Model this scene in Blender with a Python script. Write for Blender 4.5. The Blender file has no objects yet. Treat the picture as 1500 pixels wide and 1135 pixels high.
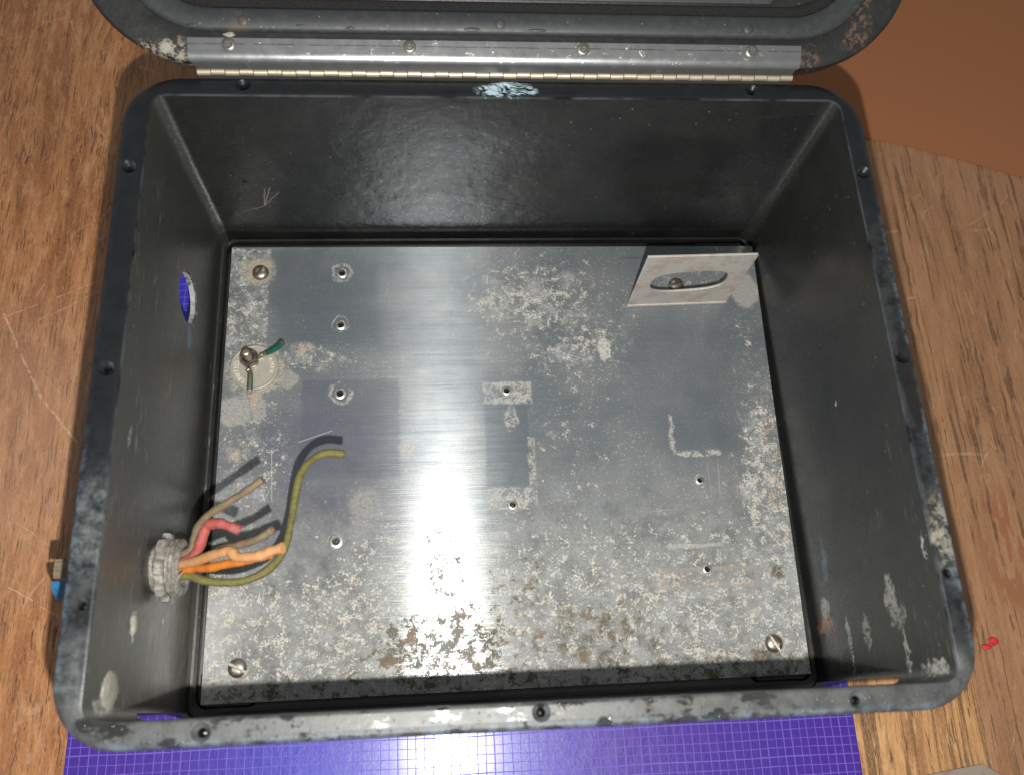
import bpy, bmesh, math, random
from mathutils import Vector, Matrix
from mathutils.geometry import delaunay_2d_cdt
random.seed(7)
PI = math.pi
S = 0.01                       # the scene is written in centimetres and built in metres
sc = bpy.context.scene
C = sc.collection

# ---------------------------------------------------------------- camera
cam_d = bpy.data.cameras.new('camera'); cam = bpy.data.objects.new('camera', cam_d); C.objects.link(cam)
cam.location = Vector((-3.0585, -12.1974, 30.6961)) * S
cam.rotation_mode = 'XYZ'; cam.rotation_euler = (0.3516, -0.0730, -0.0466)
cam_d.sensor_fit = 'HORIZONTAL'; cam_d.sensor_width = 36.0; cam_d.lens = 1294.73 / 1500 * 36.0
cam_d.clip_start = 0.01; cam_d.clip_end = 50
cam_d.dof.use_dof = True; cam_d.dof.focus_distance = 0.425; cam_d.dof.aperture_fstop = 11.0
sc.camera = cam
# ---------------------------------------------------------------- light: the phone's flash and a dim room
w = bpy.data.worlds.new('World'); sc.world = w; w.use_nodes = True
wt = w.node_tree; bg = wt.nodes['Background']
tc = wt.nodes.new('ShaderNodeTexCoord'); sp = wt.nodes.new('ShaderNodeSeparateXYZ'); wt.links.new(tc.outputs['Generated'], sp.inputs[0])
mr = wt.nodes.new('ShaderNodeMapRange'); mr.inputs[1].default_value = -1; mr.inputs[2].default_value = 1
wt.links.new(sp.outputs[0], mr.inputs[0])
mx = wt.nodes.new('ShaderNodeMix'); mx.data_type = 'RGBA'; mx.inputs[6].default_value = (0.80, 0.90, 1.0, 1); mx.inputs[7].default_value = (1.0, 0.95, 0.86, 1)
wt.links.new(mr.outputs[0], mx.inputs[0]); wt.links.new(mx.outputs[2], bg.inputs[0])
bg.inputs[1].default_value = 0.36
fl = bpy.data.lights.new('flash', 'POINT'); fl.energy = 11.3; fl.color = (1.0, 0.975, 0.92); fl.shadow_soft_size = 0.0028
flo = bpy.data.objects.new('flash', fl); C.objects.link(flo); flo.location = Vector((-2.6, -15.6, 28.5)) * S
sc.view_settings.view_transform = 'Standard'; sc.view_settings.look = 'None'
sc.view_settings.exposure = 0.0; sc.view_settings.gamma = 1.0
sc.render.engine = 'CYCLES'

# ================================================================ node helpers
class V:
    def __init__(s, nt, sock): s.nt = nt; s.s = sock
    def _m(s, op, o=None, clamp=False):
        n = s.nt.t.nodes.new('ShaderNodeMath'); n.operation = op; n.use_clamp = clamp
        s.nt.put(n.inputs[0], s)
        if o is not None: s.nt.put(n.inputs[1], o)
        return V(s.nt, n.outputs[0])
    def __add__(s, o): return s._m('ADD', o)
    def __sub__(s, o): return s._m('SUBTRACT', o)
    def __mul__(s, o): return s._m('MULTIPLY', o)
    __rmul__ = __mul__; __radd__ = __add__
    def max(s, o): return s._m('MAXIMUM', o)
    def min(s, o): return s._m('MINIMUM', o)
    def abs(s): return s._m('ABSOLUTE')
    def inv(s): return (s * -1.0) + 1.0
    def sat(s): return s._m('ADD', 0.0, True)
    def pw(s, e): return s._m('POWER', e)
class NT:
    def __init__(s, name):
        s.m = bpy.data.materials.new(name); s.m.use_nodes = True; s.t = s.m.node_tree
        s.b = s.t.nodes['Principled BSDF']
        g = s.t.nodes.new('ShaderNodeNewGeometry')
        s.P = s.vm('SCALE', V(s, g.outputs['Position']), scale=100.0)
        s.N = V(s, g.outputs['Normal'])
        q = s.t.nodes.new('ShaderNodeSeparateXYZ'); s.put(q.inputs[0], s.P)
        s.x, s.y, s.z = (V(s, q.outputs[i]) for i in range(3))
    def put(s, inp, v):
        if isinstance(v, V): s.t.links.new(v.s, inp)
        elif isinstance(v, (tuple, list)):
            v = tuple(v)
            inp.default_value = v + (1.0,) if (len(v) == 3 and inp.type == 'RGBA') else v
        elif inp.type == 'RGBA': inp.default_value = (v, v, v, 1.0)
        else: inp.default_value = v
    def vm(s, op, a, b=None, scale=None):
        n = s.t.nodes.new('ShaderNodeVectorMath'); n.operation = op
        s.put(n.inputs[0], a)
        if b is not None: s.put(n.inputs[1], b)
        if scale is not None: s.put(n.inputs['Scale'], scale)
        return V(s, n.outputs['Value' if op in ('LENGTH', 'DISTANCE', 'DOT_PRODUCT') else 'Vector'])
    def mp(s, v, scale=(1, 1, 1), rot=(0, 0, 0), loc=(0, 0, 0)):
        n = s.t.nodes.new('ShaderNodeMapping'); s.put(n.inputs[0], v)
        n.inputs['Location'].default_value = loc; n.inputs['Rotation'].default_value = rot; n.inputs['Scale'].default_value = scale
        return V(s, n.outputs[0])
    def noise(s, v, sc_, det=4, ro=0.55, dist=0.0, col=False):
        n = s.t.nodes.new('ShaderNodeTexNoise'); s.put(n.inputs['Vector'], v)
        n.inputs['Scale'].default_value = sc_; n.inputs['Detail'].default_value = det
        n.inputs['Roughness'].default_value = ro; n.inputs['Distortion'].default_value = dist
        return V(s, n.outputs['Color' if col else 'Fac'])
    def vor(s, v, sc_, feat='F1', rnd=1.0, col=False):
        n = s.t.nodes.new('ShaderNodeTexVoronoi'); n.feature = feat; s.put(n.inputs['Vector'], v)
        n.inputs['Scale'].default_value = sc_; n.inputs['Randomness'].default_value = rnd
        return V(s, n.outputs['Color' if col else 'Distance'])
    def ss(s, v, a, b, lo=0.0, hi=1.0):
        n = s.t.nodes.new('ShaderNodeMapRange'); n.interpolation_type = 'SMOOTHSTEP'
        s.put(n.inputs[0], v); s.put(n.inputs[1], a); s.put(n.inputs[2], b); n.inputs[3].default_value = lo; n.inputs[4].default_value = hi
        return V(s, n.outputs[0])
    def lin(s, v, a, b, lo, hi):
        n = s.t.nodes.new('ShaderNodeMapRange'); s.put(n.inputs[0], v); s.put(n.inputs[1], a); s.put(n.inputs[2], b); s.put(n.inputs[3], lo); s.put(n.inputs[4], hi)
        return V(s, n.outputs[0])
    def mix(s, f, a, b):
        n = s.t.nodes.new('ShaderNodeMix'); n.data_type = 'RGBA'; s.put(n.inputs[0], f); s.put(n.inputs[6], a); s.put(n.inputs[7], b)
        return V(s, n.outputs[2])
    def sep(s, v):
        q = s.t.nodes.new('ShaderNodeSeparateXYZ'); s.put(q.inputs[0], v); return [V(s, q.outputs[i]) for i in range(3)]
    def warp(s, v, sc_, amt, det=4):            # a position pushed about by noise, for ragged edges
        c = s.vm('SUBTRACT', s.noise(v, sc_, det, 0.65, col=True), (0.5, 0.5, 0.5))
        return s.vm('ADD', v, s.vm('SCALE', c, scale=amt))
    def ell(s, v, c, r, soft=0.35):            # ellipsoid mask round c
        d = s.vm('LENGTH', s.vm('DIVIDE', s.vm('SUBTRACT', v, c), r))
        return s.ss(d, 1.0 + soft, 1.0 - soft)
    def box(s, xyz, x0, x1, y0, y1, soft=0.06):
        a = s.ss((xyz[0] - (x0 + x1) / 2).abs(), (x1 - x0) / 2 + soft, (x1 - x0) / 2 - soft)
        b = s.ss((xyz[1] - (y0 + y1) / 2).abs(), (y1 - y0) / 2 + soft, (y1 - y0) / 2 - soft)
        return a * b
    def seg(s, v, a, b, wd, soft=0.5):         # thin line from a to b (2-D)
        a = Vector((a[0], a[1], 0)); b = Vector((b[0], b[1], 0)); d = b - a; L = d.length; ang = math.atan2(d.y, d.x); m_ = (a + b) / 2
        n = s.t.nodes.new('ShaderNodeMapping'); n.vector_type = 'TEXTURE'; s.put(n.inputs[0], v)
        n.inputs['Location'].default_value = (m_.x, m_.y, 0); n.inputs['Rotation'].default_value = (0, 0, ang)
        q = s.sep(V(s, n.outputs[0]))
        return s.ss(q[1].abs(), wd * (1 + soft), wd * (1 - soft)) * s.ss(q[0].abs(), L / 2 * 1.02, L / 2 * 0.9)
    def bump(s, h, st=0.3, dist=0.0002, nrm=None):
        n = s.t.nodes.new('ShaderNodeBump'); n.inputs['Strength'].default_value = st; n.inputs['Distance'].default_value = dist
        s.put(n.inputs['Height'], h)
        if nrm is not None: s.put(n.inputs['Normal'], nrm)
        return V(s, n.outputs[0])
    def out(s, col=None, rough=None, metal=None, nrm=None, **k):
        for nm, v in (('Base Color', col), ('Roughness', rough), ('Metallic', metal), ('Normal', nrm)):
            if v is not None: s.put(s.b.inputs[nm], v)
        for nm, v in k.items(): s.put(s.b.inputs[nm.replace('_', ' ')], v)
        return s.m

# ================================================================ materials
def wood(name, base, dark, light, pore=0.5, plen=0.055, mk=0.85, thr=0.56,  seed=0.0, rough=0.45, stripe=0.0, pores_w=1.0, scr=(0.60, 0.42, 0.30)):
    t = NT(name); P = t.mp(t.P, loc=(seed, seed * 1.7, 0))
    Pw = t.warp(t.mp(P, (1, 0.12, 1)), 0.35, 1.3, 1)
    broad = t.noise(Pw, 0.9, 3, 0.55)
    mott = t.noise(t.mp(Pw, (1, 2.2, 1)), 2.3, 5, 0.68)
    grain = t.noise(t.mp(Pw, (1, 0.6, 1)), 5.5, 4, 0.65)
    c = t.mix(t.ss(broad, 0.36, 0.62), dark, base)
    c = t.mix(t.ss(mott, 0.46, 0.66) * mk, c, light)
    c = t.mix(t.ss(grain, 0.50, 0.62) * 0.55, c, dark)
    if stripe:
        st = t.noise(t.mp(Pw, (1, 0.15, 1)), 3.0, 2, 0.5)
        c = t.mix(t.ss(st, 0.53, 0.60) * stripe, c, tuple(v * 0.33 for v in dark))
    pn = t.noise(t.mp(t.warp(P, 0.7, 0.25, 1), (1, plen, 1)), 8.5 * pores_w, 2.5, 0.62)
    pr = t.ss(pn, thr, thr + 0.06)
    keep = t.ss(t.noise(t.mp(P, (1, 0.35, 1)), 1.3, 3), 0.38, 0.58)
    pm = pr * (keep * 0.75 + 0.25) * pore
    c = t.mix(pm, c, tuple(v * 0.20 for v in dark))
    # fine pale scratches, in a few directions, only here and there
    sm = None
    Ps = t.warp(P, 0.25, 0.7, 1); pat = t.noise(P, 0.6, 4, 0.7)
    for i, (an, k) in enumerate(((0.5, 0.30), (1.1, 0.22), (2.2, 0.4))):
        e = t.vor(t.mp(Ps, (1, 0.30, 1), (0, 0, an), (i * 7.3, 3.1, 0)), k, 'DISTANCE_TO_EDGE')
        m_ = t.ss(e, 0.008, 0.002)
        sm = m_ if sm is None else sm.max(m_)
    sm = sm * t.ss(pat, 0.50, 0.60)
    c = t.mix(sm * 0.24, c, scr)
    fine = t.noise(t.mp(P, (1, 0.2, 1)), 26, 3, 0.7)
    c = t.mix(t.ss(fine, 0.35, 0.75) * 0.28, c, tuple(min(1, v * 1.45) for v in light))
    return t, c, t.lin(mott, 0.3, 0.7, rough - 0.06, rough + 0.1), (pr * -1.0) + fine * 0.25
def wood_mat(*a, **k):
    t, c, r, h = wood(*a, **k)
    return t.out(c, r, 0.0, t.bump(h, 0.5, 0.0002), Specular_IOR_Level=0.35)

def wood_left_mat():
    t, c, r, h = wood('wood_orange_veneer', (0.31, 0.135, 0.052), (0.185, 0.064, 0.022), (0.43, 0.225, 0.108), 0.9, seed=0.0, plen=0.05, pores_w=1.35, mk=0.6)
    P2 = t.warp(t.P, 1.2, 0.25, 4)
    pts = [(-25.736, 8.789, -13.200), (-24.496, 6.254, -13.200), (-23.004, 3.611, -13.200), (-20.958, 1.218, -13.200)]
    sm = None
    for a, b in zip(pts, pts[1:]):
        m_ = t.seg(P2, a, b, 0.05, 0.8); sm = m_ if sm is None else sm.max(m_)
    for a, b in (((-25.703, 8.082, -13.200), (-20.787, 10.338, -13.200)), ((-24.282, 7.674, -13.200), (-20.792, 9.730, -13.200)), ((-23.407, -5.678, -13.200), (-20.803, -7.250, -13.200)), ((-24.058, -2.208, -13.200), (-21.627, -3.874, -13.200)), ((-24.815, 28.584, -13.200), (-23.656, 25.407, -13.200)), ((-25.171, 28.266, -13.200), (-24.798, 29.104, -13.200)), ((-22.429, 25.577, -13.200), (-21.396, 26.198, -13.200))):
        sm = sm.max(t.seg(P2, a, b, 0.025, 0.8) * 0.8)
    brk = t.ss(t.noise(t.P, 3.0, 5, 0.7), 0.42, 0.55)
    c = t.mix(sm * brk * 0.6, c, (0.62, 0.42, 0.30))
    haze = t.ell(t.warp(t.P, 0.5, 2.0, 3), (-24.123, 1.652, -13.200) , (5.5, 6.5, 4), 0.6) * 0.30
    c = t.mix(haze, c, (0.42, 0.27, 0.19))
    return t.out(c, r, 0.0, t.bump(h, 0.5, 0.0002), Specular_IOR_Level=0.35)
def wood_right_mat(*a, **k):
    t, c, r, h = wood(*a, **k)
    # a patch of brown paint streaks near the right edge
    reg = t.ell(t.warp(t.P, 1.0, 1.2, 3), (26.509, -5.783, -13.200), (1.6, 3.2, 4), 0.25)
    st = t.ss(t.noise(t.mp(t.warp(t.P, 0.8, 0.4, 2), (1, 0.14, 1)), 2.6, 1, 0.5), 0.49, 0.52)
    m_ = reg * st
    c = t.mix(m_, c, (0.235, 0.098, 0.046))
    return t.out(c, t.lin(m_, 0, 1, r, 0.7), 0.0, t.bump(h * m_.inv(), 0.5, 0.0002), Specular_IOR_Level=0.35)
M = {}
M['wood_left'] = wood_left_mat()
M['wood_mid'] = wood_mat('wood_mid_board', (0.38, 0.19, 0.085), (0.22, 0.10, 0.045), (0.46, 0.25, 0.12), 0.8, seed=31.0)
M['wood_oak'] = wood_mat('wood_pale_oak', (0.40, 0.21, 0.085), (0.23, 0.105, 0.042), (0.48, 0.28, 0.13), 0.95, seed=57.0, stripe=0.75, pores_w=0.8)
M['wood_right'] = wood_right_mat('wood_pinkish_oak', (0.275, 0.140, 0.070), (0.205, 0.098, 0.046), (0.33, 0.184, 0.100), 0.75, seed=83.0, pores_w=0.50, plen=0.022, mk=0.35, thr=0.535)
def brown_mat():
    t = NT('plain_brown_card'); n = t.noise(t.P, 14, 4, 0.6)
    return t.out(t.mix(t.ss(n, 0.3, 0.7), (0.272, 0.112, 0.052), (0.280, 0.117, 0.055)), 0.85, 0.0, t.bump(n, 0.1, 0.0001), Specular_IOR_Level=0.1)
M['brown'] = brown_mat()

def plastic(kind):
    t = NT('black_plastic_' + kind)
    P = t.P
    n1 = t.noise(P, 0.55, 3, 0.6); n2 = t.noise(P, 3.0, 5, 0.65); n3 = t.noise(P, 22, 2, 0.6)
    c = t.mix(t.ss(n1, 0.3, 0.7), (0.0060, 0.0064, 0.0068), (0.0115, 0.0118, 0.0112))
    bh = n3 * 0.25 + n2 * 0.6
    rough = t.lin(n2, 0.3, 0.7, 0.32, 0.42)
    if kind == 'walls':
        Pa = t.warp(t.warp(P, 1.2, 0.7, 2), 4.5, 0.8, 4)
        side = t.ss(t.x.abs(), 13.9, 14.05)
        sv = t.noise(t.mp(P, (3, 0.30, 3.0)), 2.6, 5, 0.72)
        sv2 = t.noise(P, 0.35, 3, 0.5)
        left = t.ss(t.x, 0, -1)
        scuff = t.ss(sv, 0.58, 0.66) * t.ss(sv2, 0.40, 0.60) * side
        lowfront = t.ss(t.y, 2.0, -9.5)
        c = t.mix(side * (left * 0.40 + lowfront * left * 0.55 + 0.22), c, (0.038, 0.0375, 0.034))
        c = t.mix(scuff * (left * 0.62 + lowfront * 0.3 + 0.05), c, (0.17, 0.16, 0.14))
        # pale mottled patch in the lower front of the left wall
        d1 = t.ell(t.warp(P, 1.2, 2.0, 2), (-14.3, -8.6, -9.3), (1.2, 2.8, 3.4), 0.5)
        c = t.mix(d1 * 0.62 * t.ss(sv, 0.30, 0.68), c, (0.20, 0.185, 0.155))
        chips = None
        for (ctr, r, a_) in CHIPS:
            mk = t.ell(Pa, ctr, r, 0.18) * a_
            chips = mk if chips is None else chips.max(mk)
        chips = chips * t.ss(t.noise(P, 3.6, 5, 0.78), 0.40, 0.54)
        c = t.mix(chips, c, (0.36, 0.36, 0.33))
        c = t.mix(t.ell(Pa, (14.581, -9.260, -10.031), (1, 0.30, 0.9), 0.3) * 0.8 * t.ss(n2, 0.35, 0.55), c, (0.20, 0.10, 0.04))
        c = t.mix(t.ell(Pa, (14.587, -6.431, -9.187), (1, 1.0, 0.35), 0.3) * 0.5 * t.ss(n2, 0.35, 0.6), c, (0.09, 0.14, 0.18))
        c = t.mix(t.ell(Pa, (-14.397, 4.514, -7.733), (1, 0.55, 0.35), 0.3) * 0.55, c, (0.05, 0.15, 0.24))
        # sawn edge of the round hole and pale burr round it
        hl = t.ell(P, (-14.401, 6.239, -7.131), (9, 1.36, 1.62), 0.05) * left
        c = t.mix(hl * t.ss(t.x, -14.46, -14.50) * t.ss(n2, 0.35, 0.6), c, (0.36, 0.35, 0.34))
        c = t.mix(hl * t.ss(n2, 0.52, 0.6) * 0.6, c, (0.20, 0.20, 0.19))
        sp1 = t.ss(t.vor(P, 2.2), 0.09, 0.05) * t.ss(sv2, 0.50, 0.58)
        c = t.mix(sp1 * 0.6, c, (0.30, 0.29, 0.26))
        # flow ripples moulded in the back wall
        back = t.ss(t.y, 11.7, 11.9)
        rip = t.noise(t.mp(t.warp(P, 0.35, 2.4, 2), (0.28, 1, 1.0)), 1.5, 3, 0.55)
        bh = bh + (rip * 1.9 + t.noise(P, 0.7, 3, 0.6) * 3.5) * back
        for a_, b_ in (((-11.518, 12.000, -8.555), (-10.917, 12.000, -6.890)), ((-11.518, 12.000, -8.555), (-11.187, 12.000, -6.950)), ((-11.518, 12.000, -8.555), (-10.600, 12.000, -7.311)), ((-12.743, 12.000, -9.132), (-11.485, 12.000, -8.555))):
            q = t.t.nodes.new('ShaderNodeCombineXYZ'); t.put(q.inputs[0], t.x); t.put(q.inputs[1], t.z)
            c = t.mix(t.seg(t.warp(V(t, q.outputs[0]), 1.5, 0.15, 2), (a_[0], a_[2]), (b_[0], b_[2]), 0.016, 0.6) * back * 0.7, c, (0.28, 0.28, 0.27))
        rough = t.lin(t.ss(t.y, 11.5, 11.9).max(left.inv()), 0, 1, rough, t.lin(n2, 0.3, 0.7, 0.25, 0.32))
    if kind == 'rim':
        Pa = t.warp(P, 1.5, 0.9, 4); wr = t.noise(P, 1.2, 6, 0.70); wf = t.noise(P, 1.9, 6, 0.78)
        fr = t.ss(t.y, -10.0, -12.0)
        rt = t.ss(t.x, 14.2, 14.9) * t.ss(t.y, 7.5, 4.5)
        lf = t.ss(t.x, -14.2, -14.9) * t.ss(t.y, -1.0, -6.0)
        region = (fr * 0.85).max(rt * 0.45).max(lf * 0.6).max(0.06)
        c = t.mix(0.7, c, (0.005, 0.006, 0.0085))
        wear = t.ss(wr, 0.36, 0.62) * region
        c = t.mix(fr * 0.8, c, (0.034, 0.035, 0.034))  # sheen of the front rim painted in as a lighter grey
        c = t.mix(wear * 0.50, c, (0.080, 0.085, 0.086))
        lfb = t.ell(Pa, (-14.724, -5.728, 0.000), (0.8, 1.7, 1), 0.4).max(t.ell(Pa, (15.373, -7.438, 0.000), (0.5, 1.5, 1), 0.4)).max(t.ell(Pa, (-14.748, -10.470, 0.000), (0.6, 1.2, 1), 0.4) * 0.7).max(t.ell(Pa, (14.808, -12.097, 0.000), (0.5, 1.0, 1), 0.4) * 0.5)
        c = t.mix(lfb * 0.38 * t.ss(wf, 0.38, 0.62), c, (0.17, 0.19, 0.195))
        tan = t.ell(Pa, (15.100, -6.809, 0.000), (0.4, 1.3, 1), 0.4)
        c = t.mix(tan * 0.45 * t.ss(wf, 0.42, 0.58), c, (0.36, 0.32, 0.23))
        edge = t.ss(t.x.abs(), 15.15, 15.42).max(t.ss(t.y.abs(), 12.55, 12.80)) * (lf.max(rt).max(fr) * 0.8 + 0.1)
        c = t.mix(edge * t.ss(wf, 0.40, 0.60) * 0.6, c, (0.11, 0.15, 0.19))
        stn = t.ell(t.warp(P, 1.4, 0.5, 3), (15.097, -1.118, -0.000), (0.34, 1.9, 1), 0.12)
        fs = t.ss(t.noise(t.mp(P, (1, 1.7, 1)), 0.85, 5, 0.62), 0.52, 0.60) * t.ss(t.y, -11.6, -12.0) * t.ss(t.x, 12, 6)
        st = stn.max(fs * 0.95)
        c = t.mix(st * 0.80, c, (0.010, 0.009, 0.009))
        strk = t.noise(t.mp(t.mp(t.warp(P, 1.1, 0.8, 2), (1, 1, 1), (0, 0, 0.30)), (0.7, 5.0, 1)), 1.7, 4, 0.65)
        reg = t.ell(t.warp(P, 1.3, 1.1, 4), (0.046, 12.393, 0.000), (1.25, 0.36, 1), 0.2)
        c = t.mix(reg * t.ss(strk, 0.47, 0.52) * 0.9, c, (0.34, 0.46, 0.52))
        lip = t.ss(t.z, -0.02, -0.07) * t.ss(t.x.abs(), 15.0, 14.8) * t.ss(t.y.abs(), 12.5, 12.3)
        c = t.mix(lip * 0.38 * t.ss(n1, 0.35, 0.6), c, (0.11, 0.13, 0.145))
        droplets = t.ss(t.vor(P, 4.2), 0.22, 0.10) * t.ss(t.y, -11.5, -12.0)
        bh = bh + droplets * t.ss(n1, 0.45, 0.55) * 4.0 + wf * 0.8
        rough = t.lin(st, 0, 1, t.lin(wear, 0, 1, 0.33, 0.50), 0.14)
        rough = t.lin(droplets, 0, 1, rough, 0.15)
    if kind == 'lid':
        wr = t.noise(P, 1.6, 6, 0.72); Pw = t.warp(P, 2.2, 0.9, 4); wf = t.noise(P, 5.0, 5, 0.75)
        c = t.mix(t.ss(wr, 0.54, 0.70) * 0.40, c, (0.030, 0.034, 0.040))
        out_ = t.ss(t.vm('LENGTH', t.vm('MULTIPLY', t.vm('SUBTRACT', P, (0.2, 17, 0)), (1, 1.3, 0))), 16.8, 17.3)
        gr = t.ell(Pw, (-13.927, 13.357, 1.200), (1.35, 0.42, 2), 0.3)
        c = t.mix(gr * t.ss(wf, 0.46, 0.54) * 0.85, c, (0.24, 0.21, 0.165))
        bn = t.ell(Pw, (15.327, 14.821, 2.000), (0.45, 1.4, 2), 0.3).max(t.ell(Pw, (13.104, 13.491, 1.000), (0.5, 0.45, 2), 0.3)).max(t.ell(Pw, (14.981, 14.175, 1.500), (0.35, 0.4, 2), 0.3))
        c = t.mix(bn * t.ss(wf, 0.48, 0.58) * 0.75, c, (0.11, 0.06, 0.038))
        rough = t.lin(wr, 0.3, 0.7, 0.40, 0.6); bh = bh + wr * 2.0
    if kind == 'ledge':
        c = t.mix(t.ss(n2, 0.4, 0.7) * 0.6, (0.019, 0.022, 0.024), (0.032, 0.035, 0.036))
        c = t.mix(t.ell(t.warp(P, 1.5, 0.8, 3), (-10.766, 13.923, 2.000), (0.5, 0.5, 2), 0.4) * 0.5, c, (0.07, 0.05, 0.03))
        sp1 = t.ss(t.vor(P, 3.2), 0.12, 0.06) * t.ss(n1, 0.50, 0.58)
        c = t.mix(sp1 * 0.6, c, (0.25, 0.24, 0.22)); rough = t.lin(n2, 0.3, 0.7, 0.45, 0.6)
    if kind == 'floor':
        sp1 = t.ss(t.vor(P, 4.2), 0.16, 0.08) * t.ss(n1, 0.50, 0.58)
        c = t.mix(sp1 * 0.5, c, (0.2, 0.19, 0.18))
    if kind == 'rim':
        t.put(t.b.inputs['Specular IOR Level'], t.lin(fr, 0, 1, 0.30, 0.5)); rough = t.lin(fr * st.inv() * 0.6, 0, 1, rough, 0.52)
    return t.out(c, rough, 0.0, t.bump(bh, 0.35, 0.00035), **({} if kind == 'rim' else dict(Specular_IOR_Level=0.8 if kind == 'walls' else 0.5)))
CHIPS = [((-14.423, -8.642, -3.954), (1, 0.50, 0.30), 0.9), ((-14.435, -10.998, -2.215), (1, 0.62, 0.75), 0.75), ((-14.439, -2.098, -1.633), (1, 0.5, 0.12), 0.35),
         ((14.624, -8.643, -3.764), (1, 0.75, 0.45), 0.42), ((14.626, -9.466, -3.429), (1, 0.55, 0.6), 0.30), ((14.581, -8.503, -9.953), (1, 0.5, 0.5), 0.55),
         ((14.646, -7.181, -0.612), (1, 0.45, 0.10), 0.6), ((14.628, -10.884, -3.197), (1, 0.9, 0.18), 0.45), ((14.595, -10.304, -8.015), (1, 1.3, 0.14), 0.5),
         ((14.607, -9.879, -6.218), (1, 0.7, 0.30), 0.35), ((14.640, -11.578, -1.502), (1, 0.35, 0.9), 0.55), ((-14.438, -11.506, -1.734), (1, 0.3, 0.9), 0.5),
         ((14.614, -0.112, -5.286), (1, 0.08, 0.08), 0.9), ((-14.398, -8.218, -7.490), (1, 0.1, 0.12), 1.0)]
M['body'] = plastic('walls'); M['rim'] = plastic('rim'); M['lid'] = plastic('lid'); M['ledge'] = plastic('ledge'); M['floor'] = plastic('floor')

def foam():
    t = NT('black_foam_seal'); n = t.noise(t.P, 16, 4, 0.75); v = t.vor(t.P, 22)
    g = t.ss(t.vor(t.P, 9), 0.14, 0.06) * t.ss(t.noise(t.P, 3, 3), 0.5, 0.6)
    c = t.mix(g, t.mix(t.ss(n, 0.4, 0.7), (0.004, 0.004, 0.004), (0.022, 0.021, 0.020)), (0.12, 0.11, 0.10))
    return t.out(c, 0.85, 0.0, t.bump(n + v, 1.0, 0.001))
M['foam'] = foam()

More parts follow.
